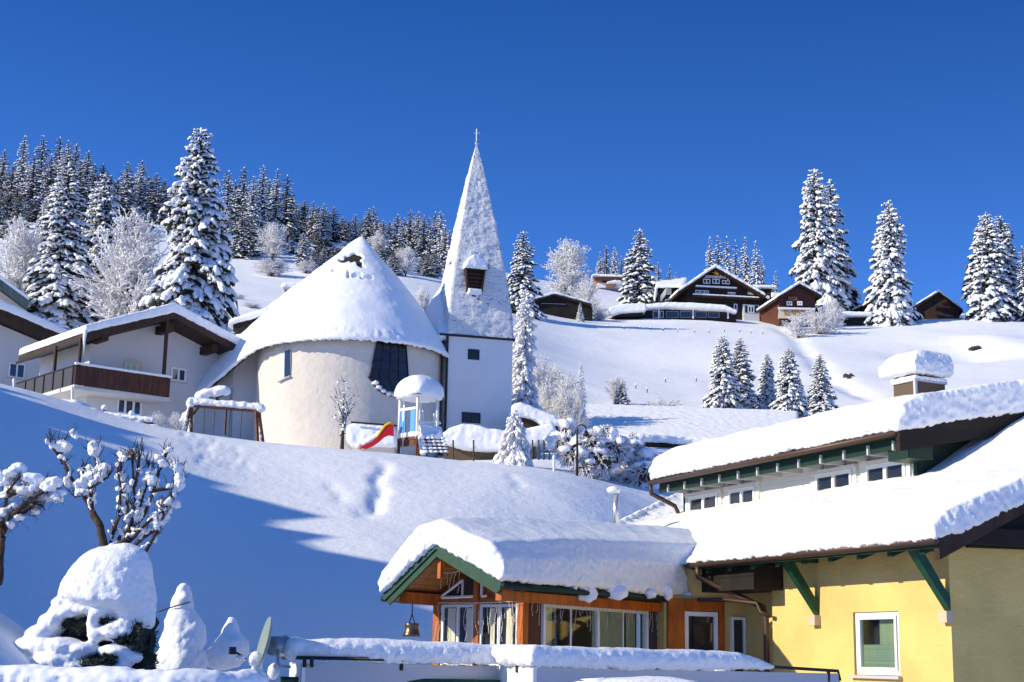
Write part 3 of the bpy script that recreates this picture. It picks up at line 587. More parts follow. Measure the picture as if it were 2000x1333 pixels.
sg = MB(); sg.tube([cylhit(x, y, RW+.10) for x, y in ((727, 741), (731, 752), (740, 763), (752, 770), (766, 774), (778, 774), (790, 774))], .05, 6); sg.build('sill', 'metal_dark', bwo)
sn = MB(); 
for x, y in ((733, 748), (739, 757), (748, 764), (758, 769), (768, 771), (778, 771)): sn.blob(cylhit(x, y, RW+.12), (.22, .12, .14), 1, 0, .3, x)
sn.build('snow_cover', 'roof_snow', bwo, True)
rv = cylgrid([(546, 688, 568, 683), (545, 710, 568, 707), (544, 745, 567, 737)], RW+.05, nx=3).build('window_reveal', 'plaster_grey', ch, True)
w_ = cylgrid([(556, 686, 566.5, 684), (555.5, 710, 566.5, 708), (555, 737, 566, 733)], RW+.075, nx=2).build('window', 'glass_dark', ch, True)
m = MB(); m.tube([cylhit(x, y, RW+.1) for x, y in ((544, 747), (555, 741), (567, 736))], .05, 5); m.build('sill', 'metal_grey', w_)
# eyebrow dormer on the left slope
q = rsurf(radians(-97), .64); c = K.w(q[0], q[1], q[2])
dm = MB(); dm.hexa([c+np.array(v) for v in ((-1.0, -.3, -.5), (.8, -.3, -.4), (.8, 1.4, -.4), (-1., 1.4, -.5), (-1.0, -.3, -.1), (.8, -.3, .55), (.8, 1.4, .55), (-1., 1.4, -.1))])
dmo = dm.build('dormer', 'shingle_dark', ch)
d2 = MB(); d2.hexa([c+np.array(v) for v in ((-1.35, -.55, -.22), (1.1, -.55, .5), (1.1, 1.6, .5), (-1.35, 1.6, -.22), (-1.2, -.5, .15), (1.1, -.5, 1.0), (1.1, 1.5, 1.0), (-1.2, 1.5, .15))]); soft('snow_cover', d2, dmo, .1, 8)
vg = MB(); vg.box(K, 1.9, 2.35, -5.6, -5.3, 7.0, 8.0); vg.box(K, -.62, -.25, -5.65, -5.4, 6.3, 8.35)
# ------------------------------------------------------------------ church tower
T = Fr(P(873, 700, 87), 16); TW = 4.0; ZB = 18.6
tw = thing('church_tower', 'square white tower with tall pointed snow-plastered steeple and a cross on top', 'tower', T.w(2, 2, GZ))
m = MB(); m.box(T, 0, TW, 0, TW, GZ-2, ZB); m.build('wall', 'plaster_white', tw)
m = MB(); m.box(T, -.5, TW+.12, -.14, TW+.14, ZB-.03, ZB+.09); m.build('eaves', 'metal_dark', tw)
m = MB(); m.tube([T.w(-.02, -.09, ZB), T.w(-.02, -.09, GZ-1)], .075, 8); m.build('downpipe', 'metal_dark', tw)
for x0, y0, x1, y1 in ((914, 682, 936, 704), (902, 805, 938, 828)):
    a0, a1, z0, z1 = hitbox(T, x0, y0, x1, y1, 0); window(T, a0, a1, z0, z1, 0, tw, t=.05, fm='metal_dark', dep=.04, pm='church_glass', nx=2 if x0 == 902 else 1)
apz = P(931, 279, 89)[2]; hh = apz-ZB
PR = [(0, 2.08), (.1, 1.97), (.2, 1.83), (.384, 1.49), (.57, 1.09), (.755, .68), (.88, .36), (.96, .15), (1, .03)]
st = MB(); nL, nF = 130, 22
V = []
for i in range(nL):
    t = i/(nL-1); hs_ = np.interp(t, [p[0] for p in PR], [p[1] for p in PR]); z = ZB+.06+t*(hh-.06)
    for f in range(4):
        for k in range(nF):
            u = -1+2*k/nF; a, b = [(u, -1), (1, u), (-u, 1), (-1, -u)][f]
            w = T.w(2+a*hs_+(1-t)*0, 2+b*hs_, z)
            n = .05*noise.noise(Vector(w)*1.6)+.055*noise.noise(Vector((w[0]*5, w[1]*5, w[2]*9)))+.16*max(0, noise.noise(Vector(w)*1.9+Vector((7, 0, 0)))-.35)
            o = (T.lx*a+T.ly*b); o = o/np.linalg.norm(o); V.append(w+o*n*min(1, hs_*1.5))
R4 = 4*nF; st.add(V, [(i*R4+k, i*R4+(k+1) % R4, (i+1)*R4+(k+1) % R4, (i+1)*R4+k) for i in range(nL-1) for k in range(R4)]+[list(range((nL-1)*R4, nL*R4))])
sto = st.build('steeple', 'shingles', tw, True)
cr = MB(); c0 = T.w(2, 2, apz); cr.tube([c0+np.array([0, 0, -.1]), c0+np.array([0, 0, 1.05])], .05, 8); cr.tube([c0+np.array([-.19, 0, .80]), c0+np.array([.19, 0, .80])], .035, 6); cr.blob(c0+np.array([0, 0, .12]), (.11, .11, .13), 2); cr.blob(c0+np.array([0, 0, 1.05]), (.05, .05, .06), 1)
cr.build('cross', 'steel', tw)
# belfry openings
def belfry(fr, ac, zc, b0, parent, w=.60, h=1.3, s=1.0):
    m = MB(); z1, z0 = zc+h/2, zc-h/2
    for sgn in (-1, 1): m.hexa([fr.w(ac+sgn*(w-.25), b0+.12, z0), fr.w(ac+sgn*(w-.12), b0+.12, z0), fr.w(ac+sgn*(w-.12), b0+1.3, z0), fr.w(ac+sgn*(w-.25), b0+1.3, z0), fr.w(ac+sgn*(w-.08), b0, z1), fr.w(ac+sgn*w, b0, z1), fr.w(ac+sgn*w, b0+1.3, z1), fr.w(ac+sgn*(w-.08), b0+1.3, z1)])
    m.box(fr, ac-w-.04, ac+w+.04, b0-.03, b0+1.2, z1, z1+.09); m.box(fr, ac-w*.62, ac+w*.62, b0+.3, b0+1.2, z0-.42, z0-.02)
    o = m.build('belfry', 'brown_rail', parent); m = MB(); m.box(fr, ac-w+.1, ac+w-.1, b0+.26, b0+.34, z0, z1-.005); m.build('opening', 'black_wood', o)
    g_ = MB()
    for k in range(5): g_.box(fr, ac-w+.12, ac+w-.12, b0+.18, b0+.24, z0+.1+k*.24, z0+.16+k*.24)
    g_.build('louvre', 'red_wood', o)
    s_ = MB(); s_.prism(fr, [(ac-w-.12, z1+.06), (ac+w+.12, z1+.06), (ac+w*.9, z1+.55), (ac+w*.3, z1+.95), (ac-w*.3, z1+.95), (ac-w*.9, z1+.6)], b0-.15, b0+1.5); soft('snow_cap', s_, o, .07, 9, ((.4, .1), (.12, .03)))
    s_ = MB(); s_.box(fr, ac-w*.7, ac+w*.7, b0-.02, b0+.8, z0-.18, z0+.16); soft('snow_ledge', s_, o, .06, 8, ((.4, .06),))
a_, z_ = T.hit(928, 549, 0); belfry(T, a_, z_, -.12, tw)
TL = Fr(T.w(0, 4, 0), 16-90); a_, z_ = TL.hit(857, 548, .3); belfry(TL, 2.0, z_, .55, tw, w=.5, h=1.1)
va = MB(); va.slab([P(824, 616, 90.5), P(862, 556, 91), P(884, 648, 86.9), P(856, 655, 86.75), P(838, 645, 88)], (0, .35, -.35)); soft('valley_snow', va, tw, .08, 5)

# low snow-loaded roofs at the foot of the church
def lowroof(name, lab, cat, snowpts, D, dep, wallpts, wd, wm='brick_brown', extra=None):
    c = P(sum(p[0] for p in wallpts)/len(wallpts), max(p[1] for p in wallpts), D); t = thing(name, lab, cat, c)
    pslab(wallpts, wd, dep*.8).build('wall', wm, t); snow_on(snowpts, D, dep, 'snow_cover', t, .09, 9); return t
lowroof('church_annex', 'low snow-capped annex along the round church wall behind the red slide', 'annex', [(674, 832), (690, 826), (770, 832), (775, 872), (690, 872), (676, 860)], 78.5, 3.5, [(688, 862), (770, 866), (770, 905), (688, 905)], 79, 'plaster_rough')
m = MB(); m.tube([P(686, 825, 78.3), P(776, 832, 78.3)], .05, 5); m.build('coping', 'metal_dark', bpy.data.objects['church_annex'])
po = lowroof('entrance_porch', 'wide porch roof loaded with thick rolling snow at the tower foot', 'porch', [(860, 850), (876, 836), (902, 827), (925, 828), (950, 836), (985, 839), (1030, 836), (1078, 826), (1088, 838), (1070, 858), (1030, 874), (990, 880), (950, 880), (905, 876), (868, 866)], 76, 5, [(866, 868), (1046, 872), (1046, 930), (866, 930)], 76.8)
m = MB()
for x in (885, 925, 1040, 1052, 1062, 1073): m.tube([P(x, 860, 75.6), P(x, 940, 75.6)], .05, 6)
m.build('post', 'metal_dark', po)
p2 = lowroof('side_porch', 'small lean-to with a blue-shaded snow roof right of the church tower', 'porch', [(998, 790), (1016, 784), (1045, 795), (1085, 812), (1108, 828), (1060, 832), (1048, 820), (1018, 812), (1000, 812)], 83, 5, [(1000, 806), (1056, 818), (1090, 826), (1090, 860), (1000, 860)], 83.6, 'dark_wood')
lr = thing('long_building', 'long low building with a smooth snow roof below the meadow, right of the church', 'building', P(1400, 930, 110))
pslab([(1266, 868), (1560, 878), (1560, 960), (1266, 950)], 111, 6).build('wall', 'brick_brown', lr)
m = MB(); m.slab([P(1100, 860, 109), P(1262, 866, 109), P(1560, 878, 109), P(1560, 815, 119), P(1320, 806, 119), P(1108, 799, 119)], (0, 0, .55)); soft('roof_snow', m, lr, .14, 8)
m = MB(); m.slab([P(1250, 870, 109.3), P(1560, 881, 109.3), P(1560, 830, 118), P(1250, 822, 118)], (0, 0, .15)); m.build('roof', 'dark_wood', lr)
m = MB(); m.box(Fr(P(1173, 850, 111), 0), -.25, .25, 0, .5, P(1173, 850, 111)[2], P(1173, 832, 111)[2]); m.build('skylight', 'blue_shirt', lr)

# ------------------------------------------------------------------ chalets on the left
def gable_roof(fr, L, Pk, R, b0, b1, t, parent, snow=.4, m='dark_wood', vox=.08, ovh=.0, name='roof'):
    mb = MB(); mb.prism(fr, [L, Pk, (Pk[0], Pk[1]-t), (L[0], L[1]-t)][::-1], b0, b1); mb.prism(fr, [Pk, R, (R[0], R[1]-t), (Pk[0], Pk[1]-t)][::-1], b0+.001, b1)
    r = mb.build(name, m, parent)
    s = MB(); e = .06; s.prism(fr, [(L[0]-e, L[1]+.01), (L[0], L[1]+snow*.95), (Pk[0], Pk[1]+snow*1.05), (R[0], R[1]+snow*.95), (R[0]+e, R[1]+.01), (Pk[0], Pk[1]-.05)][::-1], b0-.08, b1)
    soft('roof_snow', s, parent, vox, 7, ((.7, .07), (.16, .035))); return r
G = FrS(P(175, 700, 84), 40, 84/68)
c1 = thing('chalet', 'cream chalet with dark wooden eaves and a brown plank balcony, left of the church', 'house', G.w(4, 4, 9.5))
m = MB(); m.prism(G, [(0, 8.4), (9.2, 8.4), (9.2, 13.5), (3.35, 15.30), (0, 13.98)][::-1], 0, 5.6); m.build('wall', 'plaster_grey', c1)
rf = gable_roof(G, (-.98, 13.95), (3.35, 15.66), (10.2, 13.45), -1.5, 5.9, .34, c1, .42)
for x, y, w_2 in ((198, 657, .55), (325, 640, .55), (412, 680, .55)):
    a_, z_ = G.hit(x, y, -.8); MB().box(G, a_-.16, a_+.16, -1.25, .4, z_-.25, z_+.12).build('purlin', 'dark_wood', rf)
for x0, y0, x1, y1, nx in ((334, 717, 362, 748, 2), (229, 776, 275, 814, 3)):
    a0, a1, z0, z1 = hitbox(G, x0, y0, x1, y1, 0); window(G, a0, a1, z0, z1, 0, c1, t=.09, nx=nx, sill='plaster_beige', pm='glass_dark')
a0, a1, z0, z1 = hitbox(G, 243, 698, 277, 735, 0); ac = (a0+a1)/2; rr = (a1-a0)/2
m = MB(); m.prism(G, [(a0, z0), (a1, z0), (a1, z1-.2)]+[(ac+rr*cos(t), z1-.2+.2*sin(t)) for t in np.linspace(.2, pi-.2, 8)]+[(a0, z1-.2)], -.04, .01); aw = m.build('window', 'plaster_beige', c1)
m = MB(); m.box(G, a0+.02, a1-.28, -.07, -.035, z0, z1-.24); m.build('pane', 'curtain', aw); aw['label'] = 'arched window recess with a pale curtain'
m = MB(); m.box(G, a0+.02, a0+.07, -.09, -.065, z0, z1-.24); m.box(G, ac-.16, ac-.11, -.09, -.065, z0, z1-.24); m.box(G, a1-.32, a1-.27, -.09, -.065, z0, z1-.24); m.build('window_frame', 'trim_white', aw)
bal = MB(); bal.box(G, -1.25, 3.38, -1.45, -1.39, 11.60, 12.50); bo = bal.build('balcony', 'brown_planks', c1)
m = MB(); m.box(G, -1.25, 3.4, -1.4, -.003, 11.42, 11.585); m.box(G, -1.3, -.003, .0, 5.0, 11.42, 11.585); m.build('balcony_floor', 'plaster_grey', bo)
m = MB(); m.box(G, 3.32, 3.38, -1.385, -.01, 11.6, 12.48); m.build('side_panel', 'brown_planks', bo)
s = MB(); s.box(G, -1.3, 3.42, -1.50, -1.33, 12.50, 12.62); soft('snow_cover', s, bo, .035, 4, ((.3, .03),))
m = MB(); m.box(G, -1.28, -1.24, -1.38, 5.1, 11.62, 12.44); rl = m.build('side_railing', 'mesh_grey', bo)
m = MB(); m.box(G, -1.31, -1.22, -1.38, 5.15, 12.445, 12.50)
for k in range(6): m.box(G, -1.33, -1.285, -1.3+k*1.05, -1.24+k*1.05, 11.6, 12.44)
m.build('rail', 'metal_dark', rl)
for x, y, aa in ((109, 690, None), (158, 670, None)):
    b_, z_ = G.hitx(x, y, -1.1); m = MB(); m.box(G, -1.16, -1.04, b_-.06, b_+.06, 12.4, 13.75); m.build('post', 'dark_wood', c1)
a_, z_ = G.hit(324, 700, -1.42); m = MB(); m.box(G, a_-.07, a_+.07, -1.38, -1.26, 12.5, 15.2); m.build('post', 'dark_wood', c1)
m = MB(); m.tube([G.w(-.98, -1.5, 14.1), G.w(-1.0, -1.52, 13.6), G.w(-.97, -1.5, 12.95)], [.13, .07, .01], 7); m.build('icicle', 'tree_snow', c1, True)
m = MB(); m.tube([G.w(-1.05, -1.5, 13.62), G.w(-1.05, 5.9, 13.62)], .09, 8); m.build('gutter', 'metal_dark', c1)
N = FrS(P(5, 600, 96), 38, 96/78); la, lz = N.hit(112, 650, 0); pa, pz = N.hit(2, 602, 0)
c2 = thing('chalet', 'neighbouring cream chalet at the left edge with a small two-pane window under a dark gable', 'house', N.w(0, 4, 9.5))
m = MB(); sl = (lz-pz)/(la-pa); m.prism(N, [(-6, 9), (la+2.8, 9), (la+2.8, pz-.45+sl*(la+2.8-pa)), (pa, pz-.5), (-6, pz-.45-1.6)][::-1], 1.3, 9); m.build('wall', 'plaster_grey', c2)
gable_roof(N, (pa-6, pz-1.9), (pa, pz), (la+3.0, pz+sl*(la+3.0-pa)), 0, 9.5, .42, c2, .42)
a0, a1, z0, z1 = hitbox(N, 18, 708, 47, 741, 1.3); window(N, a0, a1, z0, z1, 1.3, c2, t=.07, nx=2, sill='plaster_beige', fm='trim_white')
M3 = Fr(P(-10, 545, 116), 30); la, lz = M3.hit(42, 577, 0); pa, pz = M3.hit(-30, 523, 0)
c3 = thing('house', 'beige house with slate-tiled verge half hidden behind the left fir', 'house', M3.w(0, 3, 12))
m = MB(); sl = (lz-pz)/(la-pa); m.prism(M3, [(pa-3, 12), (la+1, 12), (la+1, pz-.7+sl*(la+1-pa)), (pa, pz-.7), (pa-3, pz-2)][::-1], .6, 8); m.build('wall', 'plaster_beige', c3)
gable_roof(M3, (pa-4, pz-3), (pa, pz), (la+.6, pz+sl*(la+.6-pa)), 0, 8, .62, c3, .35, 'teal_tiles')
c4 = thing('shed', 'flat snow-topped shed roof peeping between the beige house and the left fir', 'shed', P(28, 560, 126))
pslab([(8, 547), (60, 545), (60, 580), (8, 580)], 126, 4).build('wall', 'blue_shirt', c4); snow_on([(4, 540), (20, 535), (62, 534), (62, 547), (4, 549)], 125.6, 5, 'snow_cover', c4)
c5 = thing('hut', 'small hut with a thick flat snow roof behind the left slope of the church roof', 'hut', P(575, 620, 140))
pslab([(556, 560), (606, 560), (606, 640), (556, 640)], 140, 4).build('wall', 'dark_wood', c5); pslab([(572, 563), (596, 563), (596, 590), (572, 590)], 139.9, .08).build('panel', 'plaster_beige', c5); snow_on([(547, 558), (553, 550), (603, 551), (610, 560), (604, 563), (550, 562)], 139, 5, 'snow_cover', c5, .12)
m = MB(); pslab([(535, 600), (560, 600), (560, 606), (535, 606)], 139, 1, m); pslab([(553, 578), (568, 578), (568, 592), (553, 592)], 139, 1, m); m.build('balcony', 'black_wood', c5)

# ------------------------------------------------------------------ playground
DP = 62; Q = Fr(P(814, 850, DP), 45); zof = lambda y: P(814, y, DP)[2]
pt = thing('climbing_tower', 'playground tower with white posts, blue panels and a domed cap of snow', 'playground tower', Q.w(.55, .55, zof(885)))
gz = min(at(814, DP)[2], zof(885))-.3
for a, b in ((0, 0), (1.12, 0), (0, 1.12), (1.12, 1.12)):
    m = MB(); m.tube([Q.w(a, b, zof(856)), Q.w(a, b, zof(770))], .065, 8); m.build('post', 'painted_post', pt, True)
    m = MB(); m.tube([Q.w(a, b, gz), Q.w(a, b, zof(856))], .06, 8); m.build('leg', 'play_wood', pt, True)
m = MB(); m.box(Q, -.06, 1.18, -.06, 1.18, zof(858), zof(853)); m.box(Q, -.02, .02, .1, 1.0, zof(870), zof(858)); m.build('deck', 'play_wood', pt)
s = MB(); s.box(Q, -.08, 1.2, -.08, 1.2, zof(853), zof(842)); soft('deck_snow', s, pt, .05, 5, ((.3, .06),))
for b in (.26, .88):
    m = MB(); m.box(Q, -.03, .03, b-.14, b+.14, zof(853), zof(800)); m.build('side_panel', 'blue_plastic', pt)
m = MB(); m.box(Q, -.05, .05, .1, 1.05, zof(799), zof(794)); m.tube([Q.w(0, .05, zof(823)), Q.w(1.1, 0, zof(823))], .05, 6); m.box(Q, .1, 1.05, -.05, .0, zof(833), zof(824)); m.build('rail', 'painted_post', pt)
e = MB(); 
for k, (sz, z) in enumerate(((.80, zof(772)),)): e.add([Q.w(.56+sz*sgx, .56+sz*sgy, z) for sgx, sgy in ((-1, -1), (1, -1), (1, 1), (-1, 1))]+[Q.w(.56, .56, zof(752))], [(0, 3, 2, 1), (0, 1, 4), (1, 2, 4), (2, 3, 4), (3, 0, 4)])
e.build('roof', 'play_wood', pt)
s = MB(); lp = []
for z_, k_ in ((zof(775), .86), (zof(769), 1.0), (zof(760), .99), (zof(750), .93), (zof(742), .82), (zof(735), .66), (zof(730), .45), (zof(727), .2)):
    lp.append([Q.w(.56+.93*k_*np.sign(cos(t))*abs(cos(t))**.62, .56+.93*k_*np.sign(sin(t))*abs(sin(t))**.62, z_) for t in np.linspace(0, 2*pi, 33)[:-1]])
s.loft(lp)
soft('roof_snow', s, pt, .05, 5, ((.4, .06),))
m = MB(); m.tube([P(789, 792, DP-.5), P(787, 850, DP-.9), P(786, 882, DP-1.2)], .022, 6); m.blob(P(789, 787, DP-.5), (.05, .05, .07), 1); m.build('pole', 'steel', pt)
s = MB(); s.slab([P(818, 830, DP-.3), P(862, 833, DP+.5), P(864, 846, DP+.5), P(868, 858, DP), P(846, 858, DP-.4), P(822, 852, DP-.5)][::-1], (0, .6, 0)); s.slab([P(818, 822, DP), P(860, 822, DP+.9), P(862, 828, DP+.9), P(818, 828, DP)][::-1], (0, .25, 0)); s.slab([P(816, 852, DP-.5), P(828, 852, DP-.5), P(832, 886, DP-1.2), P(820, 888, DP-1.2)][::-1], (0, .3, 0)); soft('snow_cover', s, pt, .05, 5, ((.25, .06),))
m = MB()
for k in range(5): m.tube([P(828+k*1.0, 858+k*6, DP-.5-.15*k), P(858+k*3, 858+k*6.5, DP-.5-.15*k)], .035, 5)
for x0, x1 in ((828, 834), (842, 853), (858, 874)): m.tube([P(x0, 856, DP-.45), P(x1, 890, DP-1.3)], .04, 5)
nt_ = m.build('net', 'metal_dark', pt)
s = MB()
for k in range(5):
    for x in (826, 837, 846, 856, 865): s.blob(P(x+k*1.6, 856+k*6.6, DP-.62-.15*k), (.12, .08, .06), 1, 0, .4, int(x)+k)
s.build('snow_cover', 'roof_snow', nt_, True)
for x, y in ((826, 806), (855, 806), (853, 800), (848, 812)): m = MB(); m.tube([P(x, y-4, DP+.4), P(x, 845, DP+.4)], .04, 6); m.build('baluster', 'painted_post', pt)
sl_ = thing('slide', 'red slide with a yellow rim running down left from the playground tower', 'slide', P(740, 885, DP+.3))
pa_ = [(769, 829), (760, 828), (752, 833), (744, 844), (736, 855), (726, 864), (714, 869), (703, 873)]; pb_ = [(714, 878), (728, 872), (740, 864), (750, 855), (758, 851), (769, 852)]
pslab((pa_+pb_)[::-1], DP+.05, .05).build('side_panel', 'red_plastic', sl_); pslab((pa_+pb_)[::-1], DP+.5, .05).build('side_panel', 'red_plastic', sl_)
m = MB(); ch_ = [(769, 850), (756, 848), (745, 858), (732, 867), (716, 873), (702, 876)]
for (x0, y0), (x1, y1) in zip(ch_[:-1], ch_[1:]): m.slab([P(x0, y0, DP+.1), P(x1, y1, DP+.1), P(x1, y1, DP+.5), P(x0, y0, DP+.5)], (0, 0, -.03))
m.build('chute', 'red_plastic', sl_)
m = MB(); m.tube([P(x, y-1, DP+.07) for x, y in pa_[:5]], .055, 7); m.tube([P(x, y-1, DP+.52) for x, y in pa_[:5]], .055, 7); m.build('rim', 'yellow_plastic', sl_, True)
s = MB(); s.tube([P(x, y-2, DP+.25) for x, y in ((745, 844), (737, 853), (727, 861), (714, 867), (700, 872), (694, 876))], [.06, .13, .16, .17, .15, .06], 8); soft('snow_cover', s, sl_, .045, 3, ((.25, .05),))
DS = 64; sw = thing('swing_set', 'wooden swing frame with snow along its beam, in front of the church wing wall', 'swing', P(435, 870, DS))
B0, B1 = P(372, 792, DS), P(506, 803, DS)
m = MB(); m.tube([B0, B1], .075, 8); m.build('beam', 'play_wood', sw)
s = MB(); s.tube([B0+np.array([-.1, 0, .2]), (B0+B1)/2+np.array([0, 0, .17]), B1+np.array([.05, 0, .18])], .17, 8); s.blob(B0+np.array([0, 0, .1]), (.22, .2, .24), 2); s.blob(B1+np.array([.03, 0, .12]), (.24, .2, .22), 2); soft('snow_cover', s, sw, .045, 3, ((.25, .12), (.1, .04)))
for tp, bt in (((373, 792), (357, 862)), ((374, 792), (372, 862)), ((500, 803), (503, 868)), ((505, 804), (514, 868))):
    m = MB(); off_ = .5 if bt[0] in (372, 514) else -.4; m.tube([P(*tp, DS), P(*bt, DS+off_)], .085, 7); l_ = m.build('leg', 'play_wood', sw)
    if bt[0] != 503:
        s = MB(); s.tube([P(tp[0]-1, tp[1], DS)+np.array([-.04, 0, .05]), P(bt[0]-1, bt[1], DS+off_)+np.array([-.04, -.02, .05])], .085, 6); soft('snow_cover', s, l_, .035, 2, ((.2, .08),))
m = MB(); m.tube([P(442, 798, DS), P(439, 850, DS)], .06, 6); m.build('middle_post', 'metal_dark', sw)
for x in (399, 420, 453, 473): MB().tube([P(x, 797+(x-399)*.08, DS), P(x-(1 if x in (399, 453) else 4), 858, DS)], .012, 4).build('chain', 'metal_dark', sw)
bk = thing('climbing_bars', 'dark crooked climbing bars heaped with snow just above the swing beam', 'climbing bars', P(415, 800, 66))
m = MB()
for l in (((372, 815), (400, 780), (416, 768)), ((408, 778), (416, 768), (424, 776), (444, 768)), ((424, 776), (426, 800)), ((372, 812), (368, 840))): m.tube([P(x, y, 66) for x, y in l], .07, 6)
m.build('bars', 'dark_wood', bk)
s = MB()
for x, y, r, h in ((432, 764, .42, .26), (440, 763, .25, .22), (424, 768, .25, .2), (412, 766, .5, .18), (398, 772, .38, .22), (395, 776, .35, .2), (366, 818, .3, .4), (358, 832, .3, .4)): s.blob(P(x, y, 66), (r, .35, h), 2)
soft('snow_cover', s, bk, .06, 5, ((.3, .12), (.1, .04)))
fe = thing('fence', 'low wooden rail fence topped with snow below the chalet', 'fence', P(260, 830, 61))
for x, y in ((204, 800), (257, 811)):
    m = MB(); m.tube([P(x, y+1, 61), P(x, y+28, 61)], .075, 7); p_ = m.build('post', 'play_wood', fe); s = MB(); s.blob(P(x, y-3, 61), (.13, .13, .13), 2, 0, .3, x); s.build('snow_cap', 'tree_snow', p_, True)
m = MB(); m.tube([P(204, 814, 61), P(257, 822, 61), P(300, 828, 61)], .05, 6); r_ = m.build('rail', 'play_wood', fe); s = MB(); s.tube([P(203, 809, 61), P(257, 816, 61), P(300, 821, 61)], .13, 7); soft('snow_cover', s, r_, .04, 3, ((.2, .07),))
for i, (x, y0, y1, D) in enumerate(((27, 744, 775, 60), (141, 759, 806, 61), (1082, 893, 925, 60))):
    o = thing('marker_pole', ['short snow-capped marker pole before the neighbouring chalet window','tall thin snow-capped marker pole below the plank balcony','thin white pole at the slope crest left of the street lamp'][i], 'pole', P(x, y1, D)); m = MB(); m.tube([P(x, y0, D), P(x, y1+10, D)], .05, 7); m.build('pole', 'painted_post', o, True); m = MB(); m.blob(P(x, y0, D), (.07, .07, .11), 1); m.build('snow_cap', 'tree_snow', o, True)
def moundrow(lab, blobs, D, cat='snow heap', name='snow_heap', vox=.07):
    s = MB()
    for x, y, r, h in blobs: s.blob(P(x, y, D), (r, r, h), 2)
    o = soft(name, s, None, vox, 5, ((.4, .1), (.12, .03)), 'snow'); return tag(o, lab, cat)
moundrow('rounded heap of snow in front of the chalet wall behind the marker pole', [(128, 796, .5, .35), (145, 797, .6, .35), (160, 803, .45, .3), (118, 794, .3, .25)], 61)
moundrow('line of lumpy snow along the crest under the rail fence', [(178, 806, .4, .2), (190, 812, .4, .2), (230, 822, .4, .2), (270, 832, .4, .2), (300, 838, .4, .2)], 60.5)
for i, (x, y, D, w) in enumerate(((305, 806, 62.5, 46), (345, 808, 62.5, 50))): place_tree('bush', BUSH[i], x, y, D, w, ['frosted twiggy bush at the right end of the rail fence','frosted twiggy bush touching the left swing leg'][i], cat='bush')
# street lamp
lm = thing('street_lamp', 'dark street lamp with a curved shepherd crook neck in front of the snow-laden bushes', 'street lamp', at(1127, 61))
b = at(1127, 61); tp = P(1127, 840, 61); Rr = (1145-1127)/2/F*61
m = MB(); arc = [tp+np.array([Rr-Rr*cos(t), 0, Rr*1.15*sin(t)]) for t in np.linspace(0, pi*1.02, 12)]; m.tube([b-np.array([0, 0, .3]), b+np.array([0, 0, 1]), tp]+arc[1:], [.06, .05, .04]+[.03]*11, 8); m.build('pole', 'metal_dark', lm, True)
m = MB(); e_ = arc[-1]; m.tube([e_, e_-np.array([0, 0, .1]), e_-np.array([0, 0, .24])], [.04, .10, .13], 8); m.build('lamp_head', 'metal_dark', lm, True)
m = MB(); m.tube([P(1118, 873, 61), P(1127, 870, 61)], .07, 6); m.build('bracket', 'metal_dark', lm)
# snow-laden shrubbery by the lamp
def snowbush(name, lab, blobs, D, cat='bush', dn=40, seed=1, vox=.06, group=None):
    R = random.Random(seed); c = P(blobs[0][0], max(b_[1] for b_ in blobs)+10, D); t = thing(name, lab, cat, c, group); s = MB(); f = MB()
    for k, (x, y, r, h) in enumerate(blobs):
        p = P(x, y, D+R.uniform(-.6, .6)); f.blob(p, (r*.72, r*.7, h*.72), 2, 1, .7, k)
        for _ in range(int(dn*6*r)):
            u = Vector((R.gauss(0, 1), R.gauss(0, 1), R.gauss(.1, .9))).normalized(); q0 = p+np.array([u.x*r, u.y*r, u.z*h])*.55; q = p+np.array([u.x*r, u.y*r, u.z*h])*R.uniform(.8, 1.1); m1 = (q0+q)/2+np.array([0, 0, .05]); f.tube([q0, m1, q], [.03, .025, .012], 3, 0)
            for _ in range(3): e = q+np.array([R.uniform(-.12, .12), R.uniform(-.12, .12), R.uniform(-.16, .06)]); f.tube([m1, e], [.018, .01], 3, 0)
        for _ in range(int(7+16*r)):
            u = Vector((R.gauss(0, 1), R.gauss(0, 1), abs(R.gauss(.4, .7)))).normalized(); q = p+np.array([u.x*r*.92, u.y*r*.92, u.z*h*.92]); rr = R.uniform(.10, .22); s.blob(q, (rr*R.uniform(.8, 1.5), rr, rr*R.uniform(.5, .8)), 2, 0, .5, R.randint(0, 99))
    f.build('branches', ['frost', 'bark'], t); soft('snow_cover', s, t, vox, 2, ((.3, .12), (.1, .05)), 'tree_snow', .04); return t
snowbush('snow_laden_bush', 'large round bush buried under lumpy snow directly behind the street lamp', [(1150, 870, .7, .6), (1100, 872, .55, .5), (1118, 890, .6, .5), (1085, 862, .4, .35), (1170, 905, .8, .7), (1200, 880, .8, .7), (1145, 915, .6, .55), (1180, 848, .5, .4), (1108, 835, .3, .4), (1120, 845, .3, .25)], 63, dn=60, seed=4)
snowbush('snow_laden_bush', 'darker bush heaped with snow between the lamp bush and the white-walled upper floor', [(1240, 890, .7, .6), (1255, 930, .8, .7), (1225, 940, .8, .7), (1210, 965, .6, .5), (1265, 900, .5, .5), (1235, 862, .4, .35), (1268, 955, .5, .5), (1190, 945, .5, .5)], 64.5, dn=60, seed=5)
